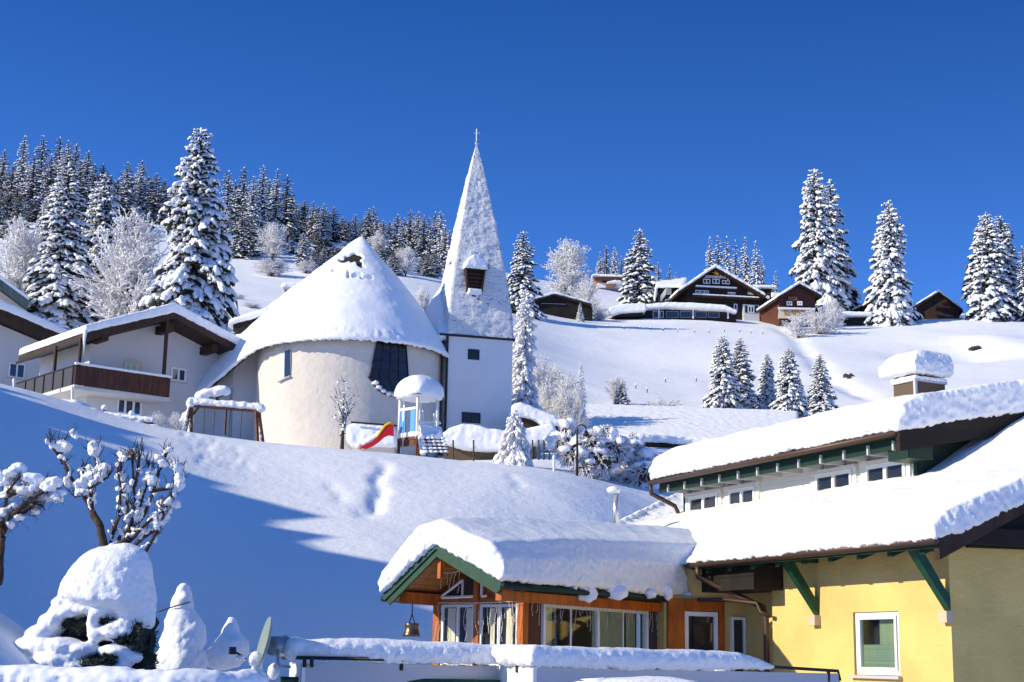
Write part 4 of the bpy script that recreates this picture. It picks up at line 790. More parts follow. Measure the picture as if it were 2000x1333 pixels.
# ------------------------------------------------------------------ yellow house (right foreground)
H = Fr(P(1857, 1200, 26), -66.4)
yh = thing('yellow_house', 'yellow plastered house with green roof brackets under a deep blanket of snow, right foreground', 'house', H.w(-2, 3, -2.5))
wa0, wa1, wz0, wz1 = -2.74, -1.40, -.17, .965
m = MB(); m.box(H, -5.42, wa0, 0, .35, -3, 2.35); m.box(H, wa1, 0, 0, .35, -3, 2.35); m.box(H, wa0, wa1, 0, .35, -3, wz0); m.box(H, wa0, wa1, 0, .35, wz1, 2.35)
m.build('wall', 'plaster_yellow', yh)
m = MB(); m.prism(Fr(H.w(0, 0, 0), 23.6), [(.352, -3), (9, -3), (9, 5.9), (.352, 2.25)][::-1], 0, .3); m.build('gable_wall', 'plaster_yellow', yh)
m = MB(); m.box(H, -7.3, -7.0, -1.6, -.92, -3, 1.36); m.box(H, -7.3, -7.0, -.92, 1.6, -3, 2.0); m.box(H, -7.2, -5.43, .36, .6, -3, 2.2); m.build('recess_wall', 'plaster_yellow', yh)
R2 = Fr(H.w(-7.0, 0, 0), 23.6)                     # plane a=-7 seen as a front: its a axis is H.b
wn = window(R2, -.02, .34, -.5, .96, 0, yh, t=.06, dep=.06); wn['label'] = 'narrow dark window beside the lantern'
wn = window(R2, -1.15, -.35, -1.0, 1.04, 0, yh, t=.09, dep=.06); wn['label'] = 'dark terrace door next to the wooden annex'
for x0, x1, z0, z1 in ((-1.55, -1.165, -3, 1.30), (-.335, -.20, -3, 1.30), (-1.16, -.34, 1.055, 1.30)): MB().box(R2, x0, x1, -.09, -.003, z0, z1).build('wooden_surround', 'orange_wood', yh)
# yellow-wall window with recess, curtain and blind
m = MB(); t = .075
for x0, x1, z0, z1 in ((wa0+.02, wa1-.02, wz1-t, wz1-.004), (wa0+.02, wa1-.02, wz0+.01, wz0+t+.01), (wa0+.02, wa0+.02+t, wz0+t, wz1-t), (wa1-.02-t, wa1-.02, wz0+t, wz1-t)): m.box(H, x0, x1, .04, .14, z0, z1)
for x0, x1, z0, z1 in ((wa0+.11, wa1-.11, wz1-t-.06, wz1-t), (wa0+.11, wa1-.11, wz0+t+.01, wz0+t+.07), (wa0+.11, wa0+.17, wz0+t+.07, wz1-t-.06), (wa1-.17, wa1-.11, wz0+t+.07, wz1-t-.06)): m.box(H, x0, x1, .02, .10, z0, z1)
yw = m.build('window', 'trim_white', yh)
m = MB(); m.box(H, wa0+.16, wa1-.16, .06, .068, wz0+.13, wz1-.13); m.build('pane', 'glass_clear', yw)
m = MB(); m.box(H, wa0, wa1, .33, .36, wz0, wz1); m.build('room_dark', 'interior', yw)
m = MB(); V = []; nx = 60
for i in range(nx+1):
    a = wa0+.52+(wa1-wa0-.68)*i/nx; V += [H.w(a, .20+.025*sin(i*1.1)+.01*sin(i*2.7), wz0+.4), H.w(a, .20+.018*sin(i*1.1+.4), wz1-.1)]
m.add(V, [(2*i, 2*i+2, 2*i+3, 2*i+1) for i in range(nx)]); m.build('curtain', 'curtain', yw, True)
m = MB(); m.box(H, wa0+.18, wa1-.18, .09, .11, wz0+.13, wz0+.55); m.build('blind', 'blind', yw)
m = MB(); m.box(H, wa0-.06, wa1+.06, -.10, .05, wz0-.055, wz0-.002); m.build('sill', 'panel_grey', yw)
# lower roof: board, soffit, snow
rz_ = lambda b: 2.07+.415*(min(b, 3.2)+.9)+.53*max(0, b-3.2)
m = MB()
for a0, a1, b0, b1 in ((-7.0, .92, -.9, 3.2), (-14.8, -7.0, 1.4, 3.2), (-5, .92, 3.2, 6.8)):
    m.hexa([H.w(a0, b0, rz_(b0)-.14), H.w(a1, b0, rz_(b0)-.14), H.w(a1, b1, rz_(b1)-.14), H.w(a0, b1, rz_(b1)-.14), H.w(a0, b0, rz_(b0)), H.w(a1, b0, rz_(b0)), H.w(a1, b1, rz_(b1)), H.w(a0, b1, rz_(b1))])
rfo = m.build('roof', 'dark_wood', yh)
m = MB(); m.hexa([H.w(.80, -.95, rz_(-.95)-.34), H.w(.93, -.95, rz_(-.95)-.34), H.w(.93, 6.8, rz_(6.8)-.34), H.w(.80, 6.8, rz_(6.8)-.34), H.w(.80, -.95, rz_(-.95)+.015), H.w(.93, -.95, rz_(-.95)+.015), H.w(.93, 6.8, rz_(6.8)+.015), H.w(.80, 6.8, rz_(6.8)+.015)]); m.build('verge_board', 'dark_wood', rfo)
m = MB(); m.box(H, -7.0, .9, -.96, -.90, rz_(-.9)-.16, rz_(-.9)+.0); m.build('fascia', 'green_paint', rfo)
m = MB(); m.tube([H.w(-7.05, -1.03, rz_(-.9)-.07), H.w(.95, -1.03, rz_(-.9)-.05)], .075, 10); m.build('gutter', 'copper_brown', rfo, True)
for k in range(9):
    a = .3-k*.86; m = MB(); m.hexa([H.w(a, -.85, rz_(-.85)-.26), H.w(a+.13, -.85, rz_(-.85)-.26), H.w(a+.13, .1, rz_(.1)-.30), H.w(a, .1, rz_(.1)-.30), H.w(a, -.85, rz_(-.85)-.145), H.w(a+.13, -.85, rz_(-.85)-.145), H.w(a+.13, .1, rz_(.1)-.145), H.w(a, .1, rz_(.1)-.145)]); m.build('rafter', 'dark_green', rfo)
m = MB(); m.box(H, -7.2, -5.0, -.7, .3, 1.45, 1.95); m.build('eaves_box', 'black_wood', rfo)
for ac in (-3.95, -.13):                           # timber brackets
    m = MB(); m.slab([H.w(ac, -.02, .94), H.w(ac, -.02, 1.16), H.w(ac, -.62, 2.02), H.w(ac, -.84, 2.02)], H.lx*.16); m.box(H, ac-.005, ac+.165, -.92, .05, 1.93, 2.08); bo_ = m.build('bracket', 'green_paint', yh)
    m = MB(); m.box(H, ac-.03, ac+.19, -.14, -.001, .74, .93); m.build('foot', 'beige_foot', bo_)
m = MB(); m.box(Fr(H.w(0, 0, 0), 23.6), .0, 9, -.55, -.35, 2.05, 2.32)
m.slab([H.w(.2, 0.2, 2.0), H.w(.2, 6, 2.1), H.w(.2, 6, 5.1), H.w(.2, 0.2, 2.35)], H.lx*.08); m.build('gable_boards', 'black_wood', yh)
def secs(fr, a_list, prof): return [[fr.w(a, b, z) for b, z in prof(a)] for a in a_list]
def lowprof(a):
    b0 = float(np.interp(a, [-11.2, -9.4], [.3, -1.12])); dz = min(.5, max(0, -5.8-a)*.22)
    zt = lambda b: max(rz_(b)+.05, rz_(b)+np.interp(b, [-1.2, -.6, 1.2, 3.2, 4.2, 7], [.36, .50, .38, .15, .26, .24])-dz*max(0, min(1, (1.0-b)/1.2)))
    return [(b0, rz_(b0)+.02), (b0-.04, rz_(b0)+max(.06, .26-dz)), (b0+.25, zt(b0+.25)), (.8, zt(.8)), (2.0, zt(2.0)), (3.3, zt(3.3)), (5.2, zt(5.2)), (6.9, zt(6.9)), (6.9, rz_(6.9)-.10), (3.2, rz_(3.2)-.12), (1.6, rz_(1.6)-.10), (b0+.5, rz_(b0+.5)-.04)]
s = MB(); s.loft(secs(H, [1.0, .6, -1, -3, -5, -5.8, -6.5, -7.4, -8.6, -9.6, -11.2, -13, -14.4, -15.0], lowprof)); soft('roof_snow', s, yh, .045, 13, ((1.1, .10), (.3, .025)), crumb=.045)
s = MB(); s.slab([H.w(-14.6, 3.4, 3.7), H.w(-14.6, -.2, 2.9), P(1190, 1030, 37.5), P(1196, 1024, 40.5), P(1330, 957, 43), P(1350, 950, 43)], (0, 0, -.4)); soft('far_roof_snow', s, yh, .09, 5)
# upper storey
UB = 3.2
m = MB(); m.box(H, -14.35, -4.72, UB, UB+5, 2.6, 4.98); m.build('upper_wall', 'siding_white', yh)
m = MB(); m.box(H, -14.40, -14.30, UB-.03, UB+.05, 2.6, 4.98); m.box(H, -4.80, -4.68, UB-.03, UB+.06, 3, 4.98); m.build('corner_trim', 'dark_green', yh)
for x0, x1, yt, yt2 in ((1348, 1405, 966, 960), (1425, 1478, 957, 950), (1595, 1667, 926, 914), (1693, 1771, 905, 893)):
    a0, _ = H.hit(x0, yt, UB); a1, _ = H.hit(x1, yt2, UB); w_ = window(H, a0, a1, 3.45, 4.31, UB, yh, t=.09, nx=2, fm='trim_white', dep=.07)
    m = MB(); m.box(H, a0-.16, a1+.16, UB-.10, UB-.002, 4.32, 4.40); m.box(H, a0-.16, a0-.03, UB-.06, UB-.003, 3.4, 4.315); m.box(H, a1+.03, a1+.16, UB-.06, UB-.003, 3.4, 4.315); m.build('casing', 'siding_white', w_)
U1 = .2; uz = lambda b: 4.74+U1*(b-2.35)
m = MB(); m.hexa([H.w(a, b, uz(b)+dz) for dz in (-.1, .03) for a, b in ((-14.75, 2.35), (-4.15, 2.35), (-4.15, 8.5), (-14.75, 8.5))]); ur = m.build('upper_roof', 'dark_wood', yh)
m = MB(); m.hexa([H.w(a, b, z) for z_i in (0, 1) for a, b, z in ((-4.25, 2.30, uz(2.3)-(.42 if z_i == 0 else -.05)), (-4.11, 2.30, uz(2.3)-(.42 if z_i == 0 else -.05)), (-4.11, 8.5, uz(8.5)-(.42 if z_i == 0 else -.05)), (-4.25, 8.5, uz(8.5)-(.42 if z_i == 0 else -.05)))]); m.build('verge_board', 'black_wood', ur)
m = MB(); m.slab([H.w(-4.70, UB+.0, 3.3), H.w(-4.70, 8.2, 5.0), H.w(-4.70, 8.2, uz(8.2)), H.w(-4.70, UB, uz(UB))], H.lx*.05); m.box(H, -4.9, -4.2, 2.6, UB, 4.2, 4.62); m.build('gable_boards', 'dark_green', yh)
m = MB(); m.box(H, -14.6, -4.3, 2.55, 2.62, 4.42, 4.70); m.box(H, -14.7, -4.2, 2.36, 2.40, 4.64, 4.76); m.build('fascia', 'dark_green', ur)
for k in range(12): a = -14.1+k*.86; MB().box(H, a, a+.05, 2.50, UB, 4.40, 4.60).build('rafter', 'panel_grey', ur)
m = MB(); m.tube([H.w(-14.65, 2.28, 4.68), H.w(-4.2, 2.28, 4.70)], .065, 8); m.build('gutter', 'copper_brown', ur, True)
m = MB(); m.tube([H.w(-14.6, 2.28, 4.66), H.w(-14.6, 2.30, 4.4), H.w(-14.55, 3.0, 4.1), H.w(-14.5, 3.08, 3.9), H.w(-14.5, 3.08, 3.2)], .06, 8); m.build('downpipe', 'copper_brown', yh, True)
def upprof(a):
    k = 1 if a < -5 else .9
    return [(2.22, uz(2.2)+.03), (2.12, uz(2.2)+.28*k), (2.3, uz(2.2)+.62*k), (2.8, uz(2.8)+.80*k), (4.2, uz(4.2)+.80*k), (6.4, uz(6.4)+.8*k), (8.6, uz(8.6)+.75*k), (8.6, uz(8.6)), (4.2, uz(4.2)+.0)]
s = MB(); s.loft(secs(H, [-4.02, -4.3, -6, -9, -12, -14.0, -14.5], upprof)); soft('upper_roof_snow', s, yh, .048, 13, ((1.1, .10), (.3, .03)), crumb=.045)
# downpipe and drain at the inner corner
m = MB(); g0 = H.w(-6.6, -1.03, rz_(-.9)-.1); m.tube([g0, g0+np.array([0, 0, -.22]), H.w(-6.4, -.75, 1.58), H.w(-5.55, -.12, 1.12), H.w(-5.5, -.1, .9), H.w(-5.5, -.1, -3)], .06, 9); m.build('downpipe', 'copper_brown', yh, True)
m = MB(); m.tube([P(1362, 1172, 31.5), P(1420, 1172, 31.3), P(1478, 1178, 31), P(1486, 1196, 30.9), P(1506, 1204, 30.8)], .045, 8); m.build('overflow_pipe', 'copper_brown', yh, True)
ln = tag(MB().box(R2, .50, .62, -.16, -.02, .78, 1.10).box(R2, .47, .65, -.19, .0, 1.10, 1.14).build('wall_lantern', 'metal_dark'), 'dark wall lantern hanging beside the narrow window on the shaded yellow wall', 'lantern')
# chimney on the upper roof
CH = Fr(P(1788, 760, 35.5), -50); zc = lambda y: P(1788, y, 35.5)[2]
chy = thing('chimney', 'boxy brown chimney with a snow-loaded cowl on the upper roof', 'chimney', CH.w(-.3, .4, zc(790)))
CQ = Fr(P(1788, 760, 35.5), 28)
m = MB(); m.box(CQ, 0, .95, 0, .75, zc(800), zc(744)); m.build('stack', 'brick_brown', chy)
m = MB(); m.box(CQ, -.04, .99, -.04, .79, zc(744), zc(739)); m.box(CQ, -.03, .04, -.03, .04, zc(800), zc(744)); m.build('trim', 'panel_grey', chy)
s = MB(); s.box(CQ, -.05, 1.0, -.05, .8, zc(741), zc(733)); soft('ledge_snow', s, chy, .03, 4, ((.2, .04),))
m = MB(); m.box(CQ, -.12, 1.05, -.12, .87, zc(722), zc(718)); m.hexa([CQ.w(a, b, z) for z, e in ((zc(731), .25), (zc(722), 0)) for a, b in ((e, e*.6), (.93-e, e*.6), (.93-e, .75-e*.6), (e, .75-e*.6))]); m.build('cowl', 'copper_brown', chy)
m = MB()
for a, b in ((.03, .03), (.92, .03), (.92, .72), (.03, .72)): m.tube([CQ.w(a, b, zc(740)), CQ.w(a, b, zc(720))], .018, 5)
m.build('strut', 'steel', chy)
s = MB(); s.loft([[CQ.w(a, b, z) for a, b in ((-.02-e*1.0, -.12-e*.6), (1.05+e*.3, -.12-e*.5), (1.05+e*.3, .87+e), (-.02-e*1.0, .87+e))] for z, e in ((zc(729), .16), (zc(708), .2), (zc(688), .02), (zc(682), -.12))]); soft('cowl_snow', s, chy, .035, 14, ((.4, .06),), crumb=.035)
# flue behind the annex roof
fl = thing('flue_pipe', 'slim steel flue with a round snow hat behind the annex roof', 'flue', P(1199, 1030, 37))
m = MB(); m.tube([P(1203, 1035, 37), P(1203, 966, 37)], .075, 9); m.build('pipe', 'steel', fl, True)
m = MB(); 
for dx in (-11, -6, 4, 9): m.tube([P(1199+dx*.9, 1035, 37), P(1199+dx*.9, 962, 37)], .012, 5)
for y in (972, 980, 1008, 1016): m.tube([P(1189, y, 37), P(1208, y, 37)], .01, 5)
m.build('ladder', 'steel', fl)
s = MB(); s.blob(P(1198, 958, 37), (.17, .17, .10), 2, 0, .2, 3); s.build('snow_cap', 'roof_snow', fl, True)

# ------------------------------------------------------------------ wooden annex
A = Fr(P(975, 1138, 27), -35); A2 = Fr(A.w(-.39, 0, 0), 55)   # A2: the long side, its a axis runs back along A.b
an = thing('wooden_annex', 'orange timber annex with a green-edged gable and a thick snow roof, before the yellow house', 'annex', A.w(-1.2, 4, -2.5))
m = MB()
for a0, a1 in ((-2.42, -2.27), (-1.46, -1.34), (-.46, -.33)): m.box(A, a0, a1, 1.24, 1.42, -3, 1.12)
m.box(A, -1.455, -1.345, 1.22, 1.4, 1.1, 1.75); m.box(A, -.50, -.38, 1.24, 1.4, 1.1, 1.45)
an_p = m.build('post', 'orange_wood', an)
m = MB(); m.box(A, -2.45, -.30, 1.27, 1.41, 1.01, 1.125); m.slab([A.w(-2.4, 1.33, 1.2), A.w(-2.4, 1.33, 1.0), A.w(-.36, 1.33, 1.0), A.w(-.36, 1.33, 1.35), A.w(-1.39, 1.33, 1.9)], A.ly*.06, 0); m.build('gable_boards', 'orange_wood', an)
window(A, -2.24, -1.46, -1.2, 1.0, 1.33, an, t=.05, nx=2, nz=1, dep=.06, bar=.025, pm='glass_dark')
window(A, -1.34, -.46, -1.2, 1.0, 1.33, an, t=.05, nx=2, nz=1, dep=.06, bar=.025)
for a0, a1 in ((-2.10, -1.92), (-1.66, -1.50), (-1.10, -1.0), (-.74, -.58)): MB().box(A, a0, a1, 1.295, 1.30, -1.1, .93).build('curtain', 'pale_curtain', an)
m = MB(); m.prism(A, [(-2.26, 1.13), (-1.47, 1.15), (-1.47, 1.62)][::-1], 1.24, 1.28); tw_ = m.build('gable_window', 'glass_dark', an)
m = MB(); m.tube([A.w(-2.26, 1.23, 1.13), A.w(-1.47, 1.23, 1.15)], .028, 4); m.tube([A.w(-2.26, 1.23, 1.13), A.w(-1.72, 1.23, 1.46)], .028, 4); m.tube([A.w(-1.72, 1.23, 1.14), A.w(-1.72, 1.23, 1.46)], .022, 4); m.tube([A.w(-1.27, 1.23, 1.15), A.w(-1.27, 1.23, 1.5)], .028, 4); m.tube([A.w(-1.27, 1.23, 1.15), A.w(-1.15, 1.23, 1.16)], .025, 4); m.build('frame', 'trim_white', tw_)
m = MB(); m.box(A2, 1.42, 1.93, 0, .14, -3, 1.3); m.box(A2, 5.88, 6.66, -.03, .14, -3, 1.3); m.box(A2, 7.15, 7.6, 0, .14, -3, 1.3); m.box(A2, 1.2, 7.6, 0.001, .141, 1.04, 1.4); m.build('side_wall', 'red_wood', an)
w_ = window(A2, 1.93, 5.88, -1.2, 1.04, .02, an, t=.07, nx=2, nz=0, dep=.08, pm='glass_clear'); w_['label'] = 'wide four-light side window'
m = MB(); m.box(A2, 1.95, 5.86, -.035, -.02, .05, .085); m.box(A2, 2.9, 2.95, -.035, -.02, -1.1, 1.0); m.box(A2, 4.88, 4.92, -.035, -.02, -1.1, 1.0); m.build('glazing_bars', 'trim_white', w_)
m = MB(); m.box(A2, 1.9, 7.2, 1.0, 1.04, -1.2, 1.2); m.build('room_back', 'interior', w_); m = MB(); m.box(A2, 2.05, 2.75, .3, .32, -1.1, .98); m.box(A2, 5.5, 5.85, .25, .27, -1.1, .98); m.build('blind', 'pale_curtain', w_)
m = MB(); V = []
for i in range(41): a = 4.2+1.2*i/40; V += [A2.w(a, .28+.03*sin(i*1.2), -1.1), A2.w(a, .28+.02*sin(i*1.2), 1.0)]
m.add(V, [(2*i, 2*i+2, 2*i+3, 2*i+1) for i in range(40)]); m.build('curtain', 'pale_curtain', w_, True)
w_ = window(A2, 6.68, 7.13, -1.2, 1.04, .0, an, t=.07, nx=1, nz=1, dep=.05); w_['label'] = 'narrow side window near the terrace door'
L_, K_, R_ = (-2.57, 1.12), (-1.39, 2.04), (.06, 1.33)
m = MB(); th = .10; m.prism(A, [L_, K_, (K_[0], K_[1]-th), (L_[0], L_[1]-th)][::-1], .03, 9); m.prism(A, [K_, R_, (R_[0], R_[1]-th), (K_[0], K_[1]-th)][::-1], .031, 9); ar = m.build('roof', 'orange_soffit', an)
m = MB(); f1, f2 = .16, .27
m.prism(A, [(L_[0]-.04, L_[1]+.03), (K_[0], K_[1]+.03), (K_[0], K_[1]-.09), (L_[0], L_[1]-.10)][::-1], -.06, .02); m.prism(A, [(L_[0]+.0, L_[1]-.103), (K_[0], K_[1]-.093), (K_[0], K_[1]-.23), (L_[0]+.1, L_[1]-.17)][::-1], -.03, .028)
m.prism(A, [(K_[0]+.001, K_[1]+.03), (R_[0]+.04, R_[1]+.03), (R_[0], R_[1]-.10), (K_[0]+.001, K_[1]-.09)][::-1], -.06, .02); m.prism(A, [(K_[0]+.001, K_[1]-.093), (R_[0], R_[1]-.103), (R_[0]-.1, R_[1]-.20), (K_[0]+.001, K_[1]-.23)][::-1], -.03, .028); m.build('verge_board', 'green_paint', ar)
m = MB(); m.box(A, -2.37, -2.22, .15, 3, .98, 1.19); m.box(A, -.18, -.05, .15, 9, 1.02, 1.20); m.box(A, -1.46, -1.33, .1, 1.3, 1.62, 1.86); m.build('purlin', 'orange_wood', ar)
m = MB(); m.box(A, -1.43, -1.36, .06, .16, 1.42, 1.84); m.build('king_post', 'orange_wood', ar)
m = MB(); m.tube([A.w(.10, -.05, 1.27), A.w(.10, 9.2, 1.27)], .055, 8); m.build('gutter', 'dark_green', ar, True); m = MB(); m.tube([A.w(-2.61, -.05, 1.06), A.w(-2.61, 9, 1.06)], .055, 8); m.build('gutter', 'dark_green', ar, True)
def anprof(b):
    up = np.interp(b, [0, 4, 9.5], [0, .24, .5]); e = np.interp(b, [-.2, .6], [.85, 1])
    return [(-2.62, 1.14), (-2.68, 1.27), (-2.60, 1.27+.34*e), (-2.1, 1.55+.60*e+up*.5), (-1.75, 1.8+.70*e+up), (-1.25, 1.85+.74*e+up), (-.7, 1.65+.70*e+up), (-.1, 1.5+.60*e+up*1.1), (.18, 1.4+.36*e+up*.8), (.24, 1.42), (.14, 1.34), (-1.39, 2.03)]
s = MB(); s.loft([[A.w(a, b, z) for a, z in anprof(b)] for b in (-.16, .3, 1.5, 3, 5, 7, 9.6, 12.5)]); soft('roof_snow', s, an, .04, 13, ((1.2, .07), (.3, .02)), crumb=.035)
for k, (x, y, r, h, D) in enumerate(((1121, 1146, .08, .09, 29), (1146, 1160, .20, .16, 29.4), (1134, 1150, .13, .06, 29.3), (1205, 1158, .22, .13, 30), (1190, 1150, .12, .08, 30), (1272, 1160, .12, .09, 31), (1250, 1154, .12, .06, 31), (1305, 1158, .10, .14, 31.6), (1292, 1150, .18, .10, 31.6), (1352, 1167, .13, .11, 32.3), (1340, 1162, .14, .05, 32.3), (1040, 1138, .2, .05, 28))): s = MB(); s.blob(P(x, y, D-.12), (r, .09, h), 3, 0, .35, k*7); s.build('hanging_snow', 'tree_snow', an, True)
# icicle light strings
RL = random.Random(8)
def lights(lab, p0, p1, n, z1, zr):
    m = MB(); m.tube([p0, (np.array(p0)+p1)/2-np.array([0, 0, .02]), p1], .008, 4)
    for i in range(n):
        t_ = (i+RL.random()*.7)/n; q = np.array(p0)*(1-t_)+np.array(p1)*t_; L = RL.uniform(zr*.3, zr); k = max(3, int(L/.05)); pts = [q]
        for j in range(k): pts.append(pts[-1]+np.array([RL.uniform(-.016, .016), RL.uniform(-.01, .01), -L/k]))
        m.tube(pts, .0045, 3)
        for pnt in pts[1:]: m.blob(pnt+np.array([RL.uniform(-.01, .01), 0, 0]), .009, 1)
    tag(m.build('light_string', 'light_wire'), lab, 'string lights')
lights('unlit icicle lights across the two windows under the timber gable', A.w(-2.2, 1.12, 1.03), A.w(-.3, 1.12, 1.05), 26, 0, .75)
lights('unlit icicle lights in front of the wide side window of the annex', A.w(-.5, 1.15, 1.07)*0+A2.w(1.4, -.16, 1.08), A2.w(5.9, -.16, 1.08), 34, 0, .62)
lights('unlit icicle lights on the wooden corner right of the wide side window', A2.w(5.95, -.2, 1.08), A2.w(7.2, -.2, 1.08), 8, 0, .6)
lights('two curly strands of lights dangling from the timber gable', A.w(-1.75, .6, 1.55), A.w(-1.25, .6, 1.6), 5, 0, .5)
# bell-shaped pot hanging from the beam
be = thing('hanging_bell', 'brass bell hanging on a chain below the left end of the timber beam', 'bell', P(804, 1240, 28.3)); bc = P(804, 1230, 28.3)
m = MB(); prof = [(.0, .115), (.12, .115), (.135, .10), (.12, .06), (.125, 0), (.145, -.07), (.175, -.12), (.165, -.125), (.0, -.06)]
m.loft([[bc+np.array([r*cos(t), r*sin(t), z]) for t in np.linspace(0, 2*pi, 25)[:-1]] for r, z in [(max(r, .003), z) for r, z in prof]]); m.build('bell', 'brass', be, True)
m = MB(); m.tube([bc+np.array([-.05, 0, .10]), bc+np.array([0, 0, .28]), bc+np.array([0, 0, .52])], .012, 5); m.tube([bc+np.array([.06, 0, .10]), bc+np.array([0, 0, .28])], .01, 5); m.build('chain', 'metal_dark', be)

# ------------------------------------------------------------------ terrace parapet and railing
te = thing('terrace_railing', 'terrace railing with pale panels and a long bolster of snow along its top rail', 'railing', P(1000, 1400, 22))
pl = [((592, 1298), 21.5), ((976, 1301), 22.8)]; 
def panel(p, q, x0, x1): pass
def vpanel(p0, p1, m_, h=.62, t=.05, top=0.):
    p0, p1 = np.array(p0), np.array(p1); z1 = (p0[2]+p1[2])/2+top; d = p1-p0; d[2] = 0; nrm = np.array([-d[1], d[0], 0])/np.linalg.norm(d)*t
    return MB().add([[p0[0], p0[1], p0[2]-h], [p1[0], p1[1], p1[2]-h], [p1[0]+nrm[0], p1[1]+nrm[1], p1[2]-h], [p0[0]+nrm[0], p0[1]+nrm[1], p0[2]-h], p0, p1, p1+nrm, p0+nrm], [(3,2,1,0),(4,5,6,7),(0,1,5,4),(1,2,6,5),(2,3,7,6),(3,0,4,7)])
A_, B_, C_, D_ = P(590, 1296, 21.5), P(975, 1301, 22.9), P(1042, 1303, 21.6), P(1640, 1316, 24.8); Z_ = P(566, 1294, 22.2)
for p0, p1 in ((Z_, A_), (A_, B_), (B_, C_), (C_, D_)): vpanel(p0, p1, 0, 1.1).build('panel', 'panel_white' if p0 is Z_ or p0 is B_ else 'panel_grey', te)  # sunlit faces paler, shaded ones greyer: light and shade put into panel colour
m = MB(); up = np.array([0, 0, .075]); m.tube([P(552, 1285, 22)+0*up, P(590, 1285, 21.45), P(975, 1293, 22.8), P(1042, 1295, 21.6), P(1510, 1303, 24.1), P(1637, 1311, 24.8), P(1641, 1330, 24.8)], .026, 7); m.build('top_rail', 'metal_dark', te, True)
for x, y, D in ((595, 1290, 21.5), (609, 1290, 21.5), (784, 1296, 22.2), (1010, 1300, 22.2), (1196, 1304, 22.4), (1340, 1308, 23.2), (1484, 1312, 24), (1618, 1318, 24.7)):
    m = MB(); m.tube([P(x, y-6, D-.02), P(x, y+14, D-.02)], .03, 6); m.build('bracket', 'metal_dark', te)
s = MB(); s.tube([P(562, 1270, 21.7), P(640, 1268, 21.8), P(760, 1272, 22.1), P(900, 1276, 22.5), P(975, 1279, 22.7), P(1042, 1281, 21.6), P(1200, 1286, 22.3), P(1350, 1289, 23.1), P(1440, 1291, 23.6), P(1478, 1298, 23.9), P(1512, 1304, 24.1)], [.12, .165, .165, .16, .155, .155, .155, .155, .14, .10, .03], 14); s.blob(P(575, 1268, 21.7), (.16, .17, .17), 2); soft('snow_cover', s, te, .035, 4, ((.5, .05), (.15, .02)), crumb=.03)
m = MB(); m.tube([P(548, 1328, 21.6), P(975, 1334, 22.8)], .05, 6); m.build('lower_trim', 'green_paint', te)
for x, y, D, lab in ((1405, 1310, 24.5, 'small cap of snow on a post behind the railing, right part'), (1170, 1309, 25, 'small strip of snow behind the railing below the wide window')):
    s = MB(); s.blob(P(x, y, D), (.2, .2, .05), 2, 0, .2, x); tag(s.build('snow_heap', 'roof_snow', None, True), lab, 'snow heap')
s = MB(); s.blob(P(1250, 1336, 21), (.9, .2, .09), 3, 0, .4, 5); s.blob(P(1170, 1335, 21), (.25, .2, .08), 2, 0, .4, 2); tag(s.build('snow_heap', 'roof_snow', None, True), 'flat cushion of snow at the bottom edge before the terrace panels', 'snow heap')
# satellite dish
DD = 21.3; sd = thing('satellite_dish', 'grey satellite dish seen edge-on at the left end of the snowy railing', 'satellite dish', P(515, 1320, DD)); cD = P(514, 1257, DD)
ax = Vector((-.93, -.30, .22)).normalized(); u = ax.cross(Vector((0, 0, 1))).normalized(); v = u.cross(ax); m = MB(); loops = []
for r, d in ((.01, .075), (.12, .07), (.24, .045), (.34, .01), (.365, -.005), (.35, -.015), (.24, .02), (.12, .05), (.01, .06)):
    loops.append([Vector(cD)+u*r*cos(t)*.95+v*r*sin(t)*1.05-ax*d for t in np.linspace(0, 2*pi, 33)[:-1]])
m.loft(loops); m.build('reflector', 'dish_grey', sd, True)
m = MB(); e_ = P(456, 1272, DD-.2); m.tube([P(508, 1302, DD), P(488, 1290, DD-.1), e_], .014, 6); ao = m.build('arm', 'metal_dark', sd, True); m = MB(); m.box(Fr(e_, 20), -.06, .03, -.04, .04, e_[2]-.045, e_[2]+.055); m.build('receiver', 'metal_dark', ao)
m = MB(); m.tube([P(530, 1262, DD+.3), P(556, 1262, DD+.5)], [.13, .15], 16); m.build('hub', 'metal_grey', sd, True)
m = MB(); m.tube([P(542, 1270, DD+.1), P(543, 1296, DD+.1), P(548, 1302, DD+.1), P(566, 1303, DD+.3)], .022, 7); m.build('mount', 'metal_grey', sd, True)
s = MB(); s.blob(P(499, 1288, DD-.1), (.11, .11, .12), 2); s.blob(P(502, 1305, DD), (.08, .08, .1), 2); s.blob(P(497, 1325, DD), (.22, .2, .12), 2); s.blob(P(470, 1284, DD-.15), (.1, .04, .03), 2); soft('snow_cover', s, sd, .03, 3, ((.15, .06),), 'tree_snow')
snx = MB(); snx.blob(P(534, 1312, DD+.4), (.09, .07, .11), 2, 0, .3, 4); tag(snx.build('snow_heap', 'tree_snow', None, True), 'cone of snow hanging below the satellite dish mount', 'snow heap')
